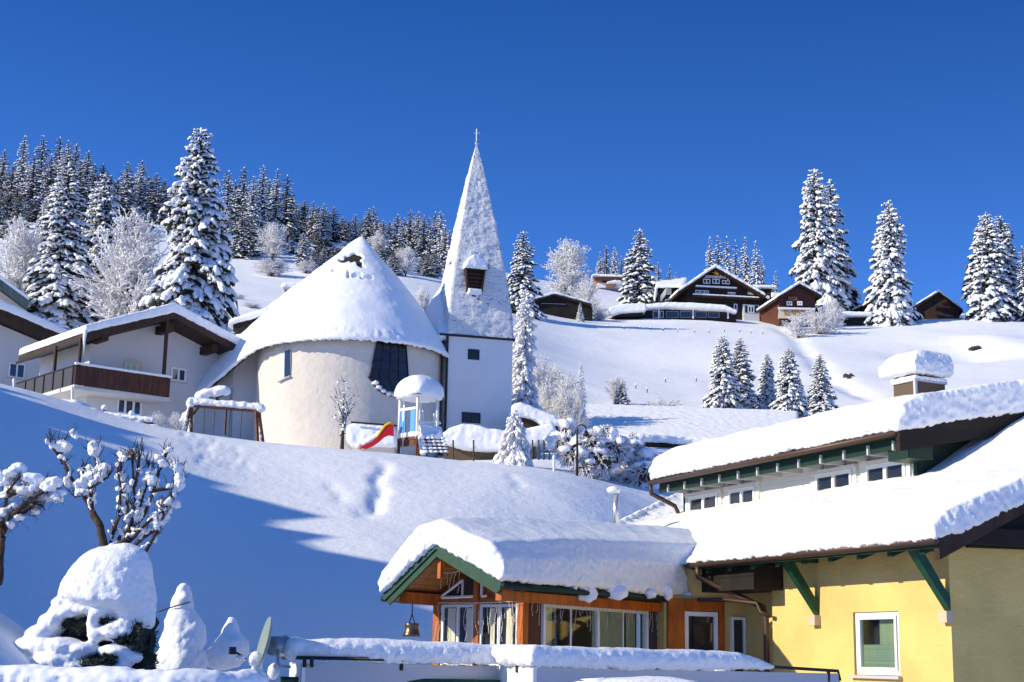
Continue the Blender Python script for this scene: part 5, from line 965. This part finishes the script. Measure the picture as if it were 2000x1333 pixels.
# ------------------------------------------------------------------ hilltop buildings
def pgable(name, lab, cat, D, yaw, peak, Lp, Rp, wl, wr, ybot, wm, snow=.5, depth=10, over=.8, th=.3, rm='dark_wood', ref=None, vox=.16, group=None):
    fr = Fr(P(peak[0], peak[1], D), yaw); pa, pz = fr.hit(*peak, 0); la, lz = fr.hit(*Lp, 0); ra, rz2 = fr.hit(*Rp, 0)
    w0, _ = fr.hit(wl, ybot, over); w1, zb = fr.hit(wr, ybot, over)
    t = thing(name, lab, cat, fr.w((w0+w1)/2, depth/2, zb), group)
    zl = pz+(lz-pz)*(w0-pa)/(la-pa)-th; zr = pz+(rz2-pz)*(w1-pa)/(ra-pa)-th
    m = MB(); m.prism(fr, [(w0, zb-1), (w1, zb-1), (w1, zr), (pa, pz-th-.02), (w0, zl)][::-1], over, depth); m.build('wall', wm, t)
    m = MB(); m.prism(fr, [(la, lz), (pa, pz), (pa, pz-th), (la, lz-th)][::-1], 0, depth); m.prism(fr, [(pa, pz), (ra, rz2), (ra, rz2-th), (pa, pz-th)][::-1], .002, depth); m.build('roof', rm, t)
    s = MB(); s.prism(fr, [(la-.1, lz), (la, lz+snow), (pa, pz+snow), (ra, rz2+snow), (ra+.1, rz2), (pa, pz-.1)][::-1], -.15, depth); soft('roof_snow', s, t, vox, 3, ((1.0, .12),)); return t, fr
ho, HF = pgable('hotel', 'large black-brown timber hotel with a sun emblem and lettering on its gable, on the hilltop', 'hotel', 224, 8, (1398, 521), (1322, 573), (1494, 578), 1343, 1486, 622, 'black_wood', depth=14, over=1.4)
for x0, y0, x1, y1, n in ((1373, 545, 1387, 555, 2), (1391, 545, 1405, 555, 2), (1410, 548, 1425, 556, 2), (1358, 567, 1384, 574, 3), (1421, 571, 1436, 576, 2), (1433, 594, 1440, 606, 1), (1460, 571, 1472, 576, 2)):
    a0, a1, z0, z1 = hitbox(HF, x0, y0, x1, y1, 1.4); window(HF, a0, a1, z0, z1, 1.4, ho, t=.11, nx=n, dep=.1)
bx = lambda fr, b, *r: (lambda q: MB().box(fr, q[0], q[1], b-.2, b, q[2], q[3]))(hitbox(fr, *r, b))
a0, a1, z0, z1 = hitbox(HF, 1353, 576, 1483, 586, .6); m = MB(); m.box(HF, a0, a1, .5, 1.39, z0, z1); hb_ = m.build('balcony', 'dark_wood', ho); s = MB(); s.box(HF, a0, a1, .4, .9, z1, z1+.22); soft('snow_cover', s, hb_, .1, 2, ((.6, .06),))
a0, a1, z0, z1 = hitbox(HF, 1360, 560, 1440, 562, .8); s = MB(); s.box(HF, a0, a1, 1.0, 1.38, z0-.1, z0+.12); s.build('snow_ledge', 'roof_snow', ho)
a0, a1, z0, z1 = hitbox(HF, 1451, 595, 1483, 621, 1.1); m = MB(); m.box(HF, a0, a1, 1.0, 1.39, z0-1, z1); bo2 = m.build('white_bay', 'plaster_white', ho)
for xa, xb in ((1455, 1460), (1474, 1480)): a0, a1, z0, z1 = hitbox(HF, xa, 597, xb, 611, .95); MB().box(HF, a0, a1, .93, .985, z0, z1).build('shutter', 'dark_green', ho)
a0, a1, z0, z1 = hitbox(HF, 1461, 598, 1473, 611, .95); window(HF, a0, a1, z0, z1, .99, bo2, t=.1, nx=2, dep=.08)
cu = bpy.data.curves.new('sign', 'FONT'); cu.body = 'Sonnenburg'; cu.size = .80; cu.extrude = .05; cu.align_x = 'CENTER'; cu.offset = .012; to = bpy.data.objects.new('tmp', cu); COL.objects.link(to)
a_, z_ = HF.hit(1400, 544.5, 1.2); to.matrix_world = Matrix.Translation(Vector(HF.w(a_, 1.12, z_+.05))) @ Matrix.Rotation(radians(8), 4, 'Z') @ Matrix.Rotation(pi/2, 4, 'X')
bpy.context.view_layer.update(); me = bpy.data.meshes.new_from_object(to.evaluated_get(bpy.context.evaluated_depsgraph_get())); me.transform(to.matrix_world); me.transform(Matrix.Translation(-ho.location)); me.materials.clear(); me.materials.append(MAT['sign_white']); bpy.data.objects.remove(to); link('lettering', me, ho)
a_, z_ = HF.hit(1400, 535, 1.2); m = MB(); n = 16; z_ += .12; m.slab([HF.w(a_+(.24 if k % 2 else .58)*cos(2*pi*k/n), 1.18, z_+(.24 if k % 2 else .58)*sin(2*pi*k/n)) for k in range(n)], HF.ly*.08)
m.slab([HF.w(a_+.28*cos(t), 1.1, z_+.28*sin(t)) for t in np.linspace(0, 2*pi, 13)[:-1]], HF.ly*.05); m.box(HF, a_-.72, a_+.72, 1.12, 1.16, z_-.05, z_+.03); m.build('sun_emblem', 'gold', ho)
W1 = Fr(P(1285, 560, 228), 8); hw = thing('hotel_wing', 'dark timber side wing with snow roof attached left of the hotel', 'house', W1.w(2, 3, P(1300, 615, 228)[2]))
pslab([(1288, 562), (1346, 562), (1346, 620), (1284, 620), (1284, 590)], 229, 8).build('wall', 'black_wood', hw)
s = MB(); s.slab([P(1283, 563, 227), P(1334, 563, 227), P(1342, 548, 233), P(1287, 547, 233)], (0, 0, .5)); s.slab([P(1283, 560, 227), P(1288, 547, 231), P(1286, 562, 231), P(1280, 590, 227)], (-.3, 0, .1)); soft('roof_snow', s, hw, .15, 3, ((1, .1),))
W0 = Fr(P(1300, 570, 228.9), 0); a0, a1, z0, z1 = hitbox(W0, 1302, 564, 1311, 576, 0); window(W0, a0, a1, z0, z1, 0, hw, t=.14, nx=2, nz=1, dep=.1); a0, a1, z0, z1 = hitbox(W0, 1299, 585, 1311, 592, 0); window(W0, a0, a1, z0, z1, 0, hw, t=.14, nx=2, dep=.1)
m = MB(); m.slab([P(1301, 562, 227.5), P(1300, 575, 227.5), P(1290, 589, 226.5), P(1290, 578, 226.5)], (.1, .2, 0)); m.build('balcony', 'panel_white', hw)
hx_ = thing('hotel_wing', 'dark flat-roofed block with a round dish adjoining the hotel on its right', 'house', P(1500, 615, 230))
pslab([(1486, 562), (1507, 562), (1507, 572), (1520, 576), (1517, 615), (1482, 615)], 229, 8).build('wall', 'black_wood', hx_); snow_on([(1470, 556), (1518, 557), (1519, 563), (1480, 563)], 228.5, 8, 'roof_snow', hx_, .15, 3); snow_on([(1507, 571), (1530, 572), (1520, 582), (1507, 582)], 228.6, 4, 'porch_snow', hx_, .15, 3)
m = MB(); m.tube([P(1499.5, 581, 228.6), P(1499.5, 581, 228.8)], .3, 12); m.build('dish', 'panel_white', hx_)
pslab([(1484, 611), (1508, 611), (1508, 618), (1484, 618)], 226, .5).build('wooden_deck', 'chalet_wood', hx_)
ve = thing('veranda', 'long low glazed veranda with a curved snow roof in front of the hotel', 'veranda', P(1345, 622, 218))
pslab([(1256, 603), (1300, 600), (1416, 604), (1438, 608), (1438, 628), (1256, 628)], 219, 5).build('wall', 'black_wood', ve); snow_on([(1250, 604), (1262, 594), (1300, 590), (1355, 591), (1415, 595), (1441, 606), (1440, 611), (1418, 605), (1350, 602), (1300, 600), (1264, 603), (1254, 609)], 217.5, 7, 'roof_snow', ve, .16, 3)
m = MB()
for x in (1287, 1354, 1422): m.box(Fr(P(x, 610, 218.4), 0), -.1, .1, 0, .3, P(x, 622, 218.4)[2], P(x, 602, 218.4)[2])
m.build('post', 'plaster_white', ve)
V0 = Fr(P(1300, 612, 219), 0)
for x0, x1 in ((1275, 1286), (1289, 1296), (1301, 1325), (1328, 1350), (1358, 1380), (1383, 1405)):
    a0, a1, z0, z1 = hitbox(V0, x0, 608, x1, 621, 0); window(V0, a0, a1, z0, z1, 0, ve, t=.06, fm='metal_grey' if x0 > 1298 else 'trim_white', dep=.06)
vw = thing('shed', 'low snow roof running left from the veranda', 'shed', P(1220, 617, 216)); pslab([(1196, 611), (1256, 608), (1256, 617), (1196, 620)], 217, 4).build('wall', 'black_wood', vw); snow_on([(1182, 614), (1192, 600), (1215, 593), (1262, 592), (1262, 607), (1210, 611), (1196, 616)], 216, 5, 'roof_snow', vw, .16, 3)
ba, BF = pgable('barn', 'dark timber barn with a wide low gable left of the small wrapped conifer', 'barn', 209, 5, (1084, 573), (1030, 589), (1156, 594), 1034, 1157, 640, 'black_wood', snow=.3, depth=12, over=.5)
m = MB(); a0, a1, z0, z1 = hitbox(BF, 1057, 593, 1104, 595, .45); m.box(BF, a0, a1, .3, .48, z0, z1); m.build('beam', 'panel_grey', ba)
s1 = thing('shed', 'small shed with a curved snow roof at the left foot of the dark barn', 'shed', P(1048, 632, 206)); pslab([(1030, 608), (1056, 614), (1062, 622), (1062, 640), (1030, 640)], 206.5, 4).build('wall', 'dark_green', s1); snow_on([(1030, 601), (1045, 604), (1060, 611), (1067, 628), (1064, 629), (1058, 616), (1044, 610), (1030, 608)], 206, 4, 'roof_snow', s1, .12, 2)
s2 = thing('trough', 'low snow-topped box beside the small shed', 'box', P(1045, 640, 203)); pslab([(1036, 633), (1054, 633), (1054, 642), (1036, 642)], 203, 2).build('body', 'black_wood', s2); snow_on([(1034, 629), (1055, 629), (1056, 634), (1034, 634)], 202.8, 2.3, 'snow_cover', s2, .1, 2)
tc_ = thing('hilltop_chalet', 'small orange-brown chalet with a flat snow roof high on the hill between the firs', 'house', P(1190, 560, 325)); pslab([(1160, 538), (1226, 542), (1224, 556), (1166, 556)], 326, 8).build('wall', 'chalet_wood', tc_); pslab([(1166, 553), (1226, 553), (1226, 562), (1166, 562)], 325.6, 8).build('base', 'plaster_white', tc_)
snow_on([(1153, 539), (1160, 534), (1226, 538), (1227, 542), (1162, 540)], 325, 9, 'roof_snow', tc_, .25, 2); pslab([(1157, 541), (1226, 543), (1226, 548), (1163, 548)], 324.8, .5).build('balcony', 'red_wood', tc_); snow_on([(1184, 550), (1200, 547), (1226, 548), (1226, 551), (1186, 553)], 322, 3, 'porch_snow', tc_, .25, 2); pslab([(1186, 553), (1206, 553), (1200, 558), (1184, 556)], 323, 3).build('porch', 'light_wood', tc_)
m = MB(); 
for x in (1176, 1196, 1212): pslab([(x, 549.5), (x+9, 549.5), (x+9, 555), (x, 555)], 325.9, .1, m)
m.build('window', 'glass_dark', tc_)
oh, OF = pgable('brown_house', 'red-brown farmhouse with shuttered windows and a white ground floor behind the twin firs', 'house', 216, 10, (1562, 553), (1517, 583), (1606, 578), 1522, 1592, 624, 'red_wood', snow=.4, depth=9, over=1.0)
pslab([(1522, 603), (1592, 605), (1592, 622), (1520, 622)], 216.3, .3).build('ground_floor', 'plaster_beige', oh)
O2 = Fr(P(1550, 600, 216.2), 0)
for x0, y0, x1, y1 in ((1536, 589, 1547, 597), (1557, 589, 1567, 597)): a0, a1, z0, z1 = hitbox(O2, x0, y0, x1, y1, 0); window(O2, a0, a1, z0, z1, 0, oh, t=.15, nx=2, dep=.1)
m = MB()
for x in (1532, 1546, 1554, 1565): pslab([(x, 606), (x+7, 606), (x+7, 615), (x, 615)], 216.15, .1, m)
m.build('shutter', 'light_wood', oh)
m = MB(); pslab([(1520, 600), (1592, 602), (1592, 605), (1520, 604)], 215.9, .3, m); m.build('window_frieze', 'plaster_white', oh)
pslab([(1540, 580), (1557, 580), (1557, 587), (1540, 587)], 216.1, .2).build('balcony', 'chalet_wood', oh)
rb, _ = pgable('barn', 'dark brown gabled barn with snow on its left slope, right of the single fir', 'barn', 228, -6, (1834, 569), (1780, 603), (1881, 606), 1788, 1874, 622, 'dark_wood', snow=.35, depth=9, over=.6)
rc, _ = pgable('barn', 'dark barn roof partly hidden behind the single narrow fir', 'barn', 229, -6, (1722, 580), (1664, 607), (1790, 606), 1672, 1780, 630, 'black_wood', snow=.35, depth=8, over=.6)
rd = thing('shed', 'long low dark shed with a flat snow roof left of the single narrow fir', 'shed', P(1670, 632, 222)); pslab([(1645, 616), (1705, 616), (1705, 640), (1645, 640)], 222, 4).build('wall', 'black_wood', rd); snow_on([(1643, 612), (1648, 608), (1704, 609), (1704, 617), (1643, 618)], 221, 5, 'roof_snow', rd, .15, 2)
sp = thing('stake', 'small wooden stake standing in the snow of the upper meadow', 'stake', on_ground(1219, 645, 100), 'stakes along the upper meadow'); m = MB(); b_ = on_ground(1219, 645, 100); m.tube([b_-np.array([0, 0, .3]), b_+np.array([0, 0, .38])], .05, 5); m.build('post', 'play_wood', sp); m = MB(); m.blob(b_+np.array([0, 0, .42]), (.12, .12, .12), 1); m.build('snow_cap', 'tree_snow', sp)
for x, y in ((1187, 643), (1250, 645), (1270, 646), (1296, 649), (1324, 649), (1357, 651), (1385, 651), (1415, 650), (1445, 651), (1467, 653), (1490, 653), (1242, 760), (1360, 746), (1300, 748), (1264, 768)): clone(sp, on_ground(x, y, 100), *(('small snow-capped stake lower down on the open meadow', 'stakes lower on the meadow') if y > 700 else (None, None)))
m = MB()
for i in range(60):
    R = RNG; q = on_ground(1905+R.uniform(-7, 6), 688+R.uniform(-2.5, 2.5), 120); m.blob(q+np.array([0, 0, .1]), (R.uniform(.2, .5), R.uniform(.2, .4), R.uniform(.15, .35)), 1, 0, .6, i)
tag(m.build('rock_outcrop', 'bark'), 'dark rocks poking out of the snow hollow above the chimney', 'rocks')
m = MB()
for i in range(14):
    q = on_ground(1655+RNG.uniform(-8, 8), 738+RNG.uniform(-3, 3), 90); m.blob(q, (.3, .3, .2), 1, 0, .6, i)
tag(m.build('rock_outcrop', 'bark'), 'small dark rock beside the snow gully on the meadow', 'rocks')

# ------------------------------------------------------------------ foreground garden, left
def stem(m, pts, D, r0, r1, n=7, wob=.04, R=random.Random(3)):
    q = [P(x, y, D+R.uniform(-.15, .15)) for x, y in pts]; o = []
    for a, b in zip(q[:-1], q[1:]):
        for k in range(4): o.append(a+(b-a)*k/4+np.array([R.uniform(-1, 1), R.uniform(-1, 1), R.uniform(-1, 1)])*wob*np.linalg.norm(b-a)*.5)
    o.append(q[-1]); m.tube(o, list(np.linspace(r0, r1, len(o))), n); return o
RT = random.Random(21)
def spray(m, p, n, L, r=.006, d0=(0, 0, 1)):
    for _ in range(max(2, int(n*.75))):
        d = Vector((RT.uniform(-1, 1)+d0[0], RT.uniform(-1, 1)+d0[1], RT.uniform(-.3, 1)+d0[2])).normalized(); Lr = L*RT.uniform(.5, 1.25); p0 = Vector(p); pts = [p0]
        for k in range(3): pts.append(pts[-1]+(d+Vector((RT.uniform(-.5, .5), RT.uniform(-.5, .5), RT.uniform(-.3, .5)))).normalized()*Lr/3)
        m.tube(pts, [r*.9, r*.75, r*.6, r*.4], 4)
        if RT.random() < .35: m.tube([pts[1], pts[1]+(pts[2]-pts[1]).lerp(Vector((RT.uniform(-.05, .05), 0, .04)), .5)*1.3], [r*.6, r*.35], 3)
D1 = 21.5; t1 = thing('pruned_tree', 'pruned garden tree with many upright dark branches and snow balls at the tips', 'tree', P(215, 1110, D1)); br_ = MB(); snw = MB(); tr_ = MB()
stem(tr_, [(207, 1125), (204, 1070), (196, 1030), (180, 1000)], D1, .07, .05)
BR = [[(180, 1000), (160, 965), (140, 935), (125, 905), (118, 880)], [(180, 1000), (178, 970), (172, 945), (168, 930)], [(172, 955), (190, 945), (212, 932)], [(125, 905), (108, 880), (98, 868)], [(178, 972), (160, 960), (148, 972)], [(168, 930), (160, 915), (190, 925)],
      [(212, 1080), (222, 1040), (232, 1010), (236, 960), (232, 930)], [(214, 1078), (248, 1030), (250, 990), (238, 960)], [(222, 1070), (250, 1050), (264, 1000), (262, 950), (258, 900)], [(225, 1080), (250, 1040), (274, 990), (286, 950), (292, 915)], [(240, 1060), (285, 1000), (300, 960), (310, 925), (325, 890)], [(250, 1060), (270, 1040), (300, 1010), (318, 1000)], [(250, 1075), (280, 1050), (310, 1030), (320, 1010)], [(280, 1085), (300, 1050), (318, 1020), (325, 1000)], [(310, 1010), (330, 980), (345, 950), (343, 920)], [(292, 960), (330, 955), (350, 945)], [(190, 925), (188, 900), (180, 885)], [(232, 930), (236, 900), (262, 895)], [(262, 950), (270, 920), (272, 895)]]
for i, b_ in enumerate(BR):
    o_ = stem(br_, b_, D1, .034, .014, 6)
    for p in o_[3::3]: spray(br_, p, 2, .16, .006)
    spray(br_, o_[-1], 11, .22, .008)
    for p in o_[4::4]: spray(br_, p, 2, .30, .010, (0, 0, .8))
    for k, p in enumerate(o_):
        if RT.random() < .75: snw.blob(p+np.array([RT.uniform(-.04, .04), RT.uniform(-.05, .05), .04]), (RT.uniform(.03, .07), .045, RT.uniform(.025, .06)), 1)
for x, y, r, h in ((112, 868, .17, .12), (130, 872, .1, .12), (143, 846, .06, .06), (185, 868, .13, .10), (186, 880, .12, .09), (190, 925, .18, .12), (170, 935, .14, .1), (155, 943, .10, .09), (205, 915, .10, .12), (160, 962, .14, .06), (177, 975, .06, .06), (262, 884, .07, .11), (240, 890, .10, .07), (235, 930, .11, .11), (246, 953, .12, .09), (238, 975, .10, .08), (310, 895, .09, .08), (330, 878, .10, .08), (345, 910, .10, .1), (352, 930, .10, .12), (320, 905, .1, .1), (300, 940, .08, .14), (318, 985, .14, .12), (340, 985, .13, .10), (300, 1015, .13, .09), (270, 1005, .09, .14), (265, 1040, .07, .1), (283, 1035, .12, .06), (316, 1005, .1, .08), (350, 950, .1, .1), (250, 1015, .05, .12), (275, 960, .05, .12), (290, 930, .06, .1), (130, 940, .05, .1)):
    snw.blob(P(x, y, D1-.02), (r*.72, .09, h*.66), 2); spray(br_, P(x, y+6, D1-.06), 6, .17, .006); [snw.blob(P(x+RT.uniform(-9, 9)*r*9, y+RT.uniform(-7, 9), D1+RT.uniform(-.06, .06)), (RT.uniform(.03, .06), .05, RT.uniform(.02, .045)), 1) for _ in range(4)]
br_.build('branches', 'bark', t1, True); tr_.build('trunk', 'bark', t1, True); soft('snow_cover', snw, t1, .022, 3, ((.16, .07), (.05, .02)), 'tree_snow', .03)
D2 = 19.5; t2 = thing('garden_tree', 'small garden tree cut off by the left edge, twigs bent under fat pillows of snow', 'tree', P(0, 1110, D2)); br_ = MB(); snw = MB(); tr_ = MB()
stem(tr_, [(-2, 1140), (0, 1090), (6, 1050), (0, 1020)], D2, .05, .035)
for b_ in ([(4, 1050), (20, 1010), (45, 985), (80, 965), (115, 950)], [(2, 1040), (10, 1000), (15, 960), (40, 930)], [(30, 1000), (60, 980), (85, 990)], [(0, 1030), (-20, 980), (-40, 950)], [(20, 1010), (50, 1000), (70, 985)], [(15, 970), (50, 955), (70, 945)], [(60, 975), (75, 960), (90, 935)]):
    o_ = stem(br_, b_, D2, .03, .010, 6)
    for p in o_[2:]: spray(br_, p, 7, .13, .004, (0, 0, -.7)); spray(br_, p, 4, .10, .005)
for x, y, r, h in ((35, 915, .15, .09), (20, 925, .12, .08), (55, 935, .14, .10), (5, 940, .14, .1), (72, 938, .12, .13), (68, 955, .10, .12), (105, 940, .13, .10), (95, 950, .12, .08), (118, 962, .10, .08), (110, 972, .12, .08), (28, 955, .16, .10), (12, 968, .14, .09), (45, 960, .12, .10), (85, 970, .12, .08), (60, 985, .12, .06), (-15, 925, .15, .1), (-30, 950, .2, .12), (30, 990, .12, .06), (8, 1000, .1, .08), (40, 1010, .08, .05), (70, 1000, .08, .04), (20, 1025, .06, .06)): snw.blob(P(x, y, D2+RT.uniform(-.1, .1)), (r*.85, .11, h*.75), 2); spray(br_, P(x, y+8, D2-.08), 6, .14, .004, (0, 0, -.8))
br_.build('branches', 'bark', t2, True); tr_.build('trunk', 'bark', t2, True); soft('snow_cover', snw, t2, .022, 3, ((.16, .06), (.05, .02)), 'tree_snow', .03)
# big snow-covered yew
D3 = 19.0; ye = thing('yew_bush', 'dark green conifer bush under a tall leaning hood of snow, bottom left', 'bush', P(180, 1330, D3)); f = MB(); s = MB()
FB = [(225, 1270, .50, .30), (150, 1265, .45, .35), (255, 1235, .32, .40), (190, 1215, .40, .22), (120, 1290, .4, .25), (260, 1290, .30, .25), (100, 1300, .30, .2), (190, 1300, .6, .2), (215, 1180, .3, .2)]
RN_ = random.Random(5)
def tuft(x, y, r, h, dd, k, n):
    p = P(x, y, D3+dd); f.blob(p, (r*.9, r*.85, h*.9), 3, 0, .5, k)
    for _ in range(n):
        u_ = Vector((RN_.gauss(0, 1), RN_.gauss(0, 1)-.5, RN_.gauss(0, 1))).normalized(); q = p+np.array([u_.x*r, u_.y*r*.95, u_.z*h])*RN_.uniform(.86, 1.04); d = np.array([u_.x+RN_.uniform(-.6, .6), u_.y+RN_.uniform(-.6, .6), u_.z+RN_.uniform(-.2, .8)]); d *= RN_.uniform(.03, .08)/np.linalg.norm(d); sdv = np.cross(d, (RN_.uniform(-1, 1), RN_.uniform(-1, 1), RN_.uniform(-1, 1))); sdv *= .008/(np.linalg.norm(sdv)+1e-6)
        f.add([q-sdv, q+sdv, q+d], [(0, 1, 2)])
for k, (x, y, r, h) in enumerate(FB): tuft(x, y, r, h, .35, k, 500)
for k, (x, y, r, h, dd) in enumerate(((132, 1216, .13, .06, -.02), (155, 1226, .08, .06, -.08), (216, 1213, .13, .035, -.04), (268, 1235, .17, .17, 0), (285, 1255, .12, .26, .1), (262, 1270, .13, .15, -.12), (285, 1300, .12, .12, 0), (188, 1296, .20, .06, -.30), (215, 1288, .08, .07, -.32), (110, 1257, .05, .05, -.2), (60, 1262, .05, .04, -.1), (240, 1250, .12, .05, -.15), (255, 1318, .10, .04, -.2), (288, 1215, .08, .10, .1))): tuft(x, y, r, h, dd, k+20, 220)
f.build('foliage', 'needles', ye)
hood = [(1062, 226, 252), (1068, 205, 270), (1080, 176, 285), (1096, 152, 292), (1115, 134, 296), (1135, 122, 298), (1152, 115, 300), (1166, 114, 301), (1174, 128, 302), (1182, 160, 302), (1195, 196, 303), (1210, 222, 303), (1222, 246, 301), (1230, 262, 296)]
s.loft([[P((l+r_)/2, y, D3)+np.array([(r_-l)/2/F*D3*cos(t), min(.42, (r_-l)/2/F*D3*.75)*sin(t)+.05, 0]) for t in np.linspace(0, 2*pi, 25)[:-1]] for y, l, r_ in hood])
for x, y, r, ry, h, dy in ((132, 1180, .17, .26, .10, .02), (152, 1184, .20, .3, .11, .02), (262, 1216, .15, .2, .10, -.02), (200, 1196, .22, .28, .13, -.02), (170, 1185, .24, .28, .12, 0), (238, 1222, .2, .22, .10, -.1), (215, 1232, .16, .2, .08, -.16), (275, 1205, .14, .2, .12, 0), (168, 1192, .26, .3, .11, 0), (135, 1198, .24, .3, .11, -.02), (108, 1216, .20, .28, .13, -.04), (84, 1240, .22, .3, .13, -.04), (62, 1262, .22, .3, .12, 0), (44, 1288, .22, .3, .12, 0), (30, 1305, .2, .3, .1, 0),
     (182, 1218, .09, .16, .17, -.18), (190, 1240, .13, .18, .09, -.24), (222, 1240, .20, .2, .075, -.22), (248, 1232, .07, .12, .07, -.2),
     (90, 1262, .24, .3, .11, -.12), (128, 1262, .26, .3, .11, -.22), (160, 1268, .22, .26, .09, -.26), (118, 1290, .34, .3, .12, -.24), (80, 1296, .3, .3, .11, -.1), (150, 1302, .30, .26, .08, -.28), (228, 1272, .22, .22, .085, -.28), (252, 1282, .15, .2, .085, -.26), (240, 1298, .12, .18, .08, -.28), (200, 1312, .3, .2, .06, -.3), (250, 1262, .05, .08, .05, -.2), (272, 1212, .05, .08, .04, -.05), (262, 1318, .08, .1, .03, -.3)):
    s.blob(P(x, y, D3+dy+.1), (r, ry, h), 3)
soft('snow_cover', s, ye, .022, 6, ((.40, .09), (.12, .014)), 'roof_snow', .012)
sc_ = thing('snowed_cone_shrub', 'narrow cone-shaped shrub wholly coated in snow behind the big dark bush', 'shrub', P(358, 1310, 23.5)); s = MB()
for x, y, r, h in ((358, 1155, .12, .14), (356, 1180, .19, .22), (355, 1215, .26, .3), (355, 1260, .34, .4), (352, 1300, .42, .4), (340, 1190, .08, .04), (335, 1212, .1, .05), (372, 1240, .26, .3)): s.blob(P(x, y, 23.5), (r, r, h), 2)
soft('snow_cover', s, sc_, .035, 9, ((.3, .06), (.08, .03)), 'snow', .02); m = MB(); m.tube([P(310, 1195, 23.4), P(340, 1185, 23.3), P(372, 1176, 23.3)], .01, 4); m.build('twig', 'bark', sc_)
sc2 = thing('snowed_cone_shrub', 'low blurred snow-coated shrub beside the satellite dish arm', 'shrub', P(452, 1290, 24)); s = MB()
for x, y, r, h in ((452, 1215, .08, .1), (450, 1238, .16, .2), (450, 1270, .3, .3), (430, 1285, .3, .2), (790, 1235, .0001, .0001)): s.blob(P(x, y, 24), (r, r, h), 2)
soft('snow_cover', s, sc2, .05, 5, ((.3, .08),), 'snow')
he = thing('hedge', 'long low hedge buried in snow along the bottom left edge', 'hedge', P(250, 1370, 17)); s = MB(); f = MB()
s.tube([P(-40, 1335, 17), P(80, 1332, 17), P(200, 1336, 17), P(330, 1340, 17), P(420, 1342, 17.2), P(490, 1336, 17.6), P(520, 1345, 17.8)], [.19, .19, .19, .18, .17, .16, .1], 12); soft('snow_cover', s, he, .035, 3, ((.5, .10), (.12, .04), (.05, .015)), 'tree_snow')
f.tube([P(-40, 1365, 17), P(490, 1372, 17.6)], .2, 10)
for i in range(1500):
    q = P(RT.uniform(-40, 490), RT.uniform(1345, 1380), 16.85+RT.uniform(-.05, .1)); f.add([q, q+np.array([.012, 0, .01]), q+np.array([RT.uniform(-.04, .04), -.05, RT.uniform(-.03, .05)])], [(0, 1, 2)])
f.build('foliage', 'needles', he)
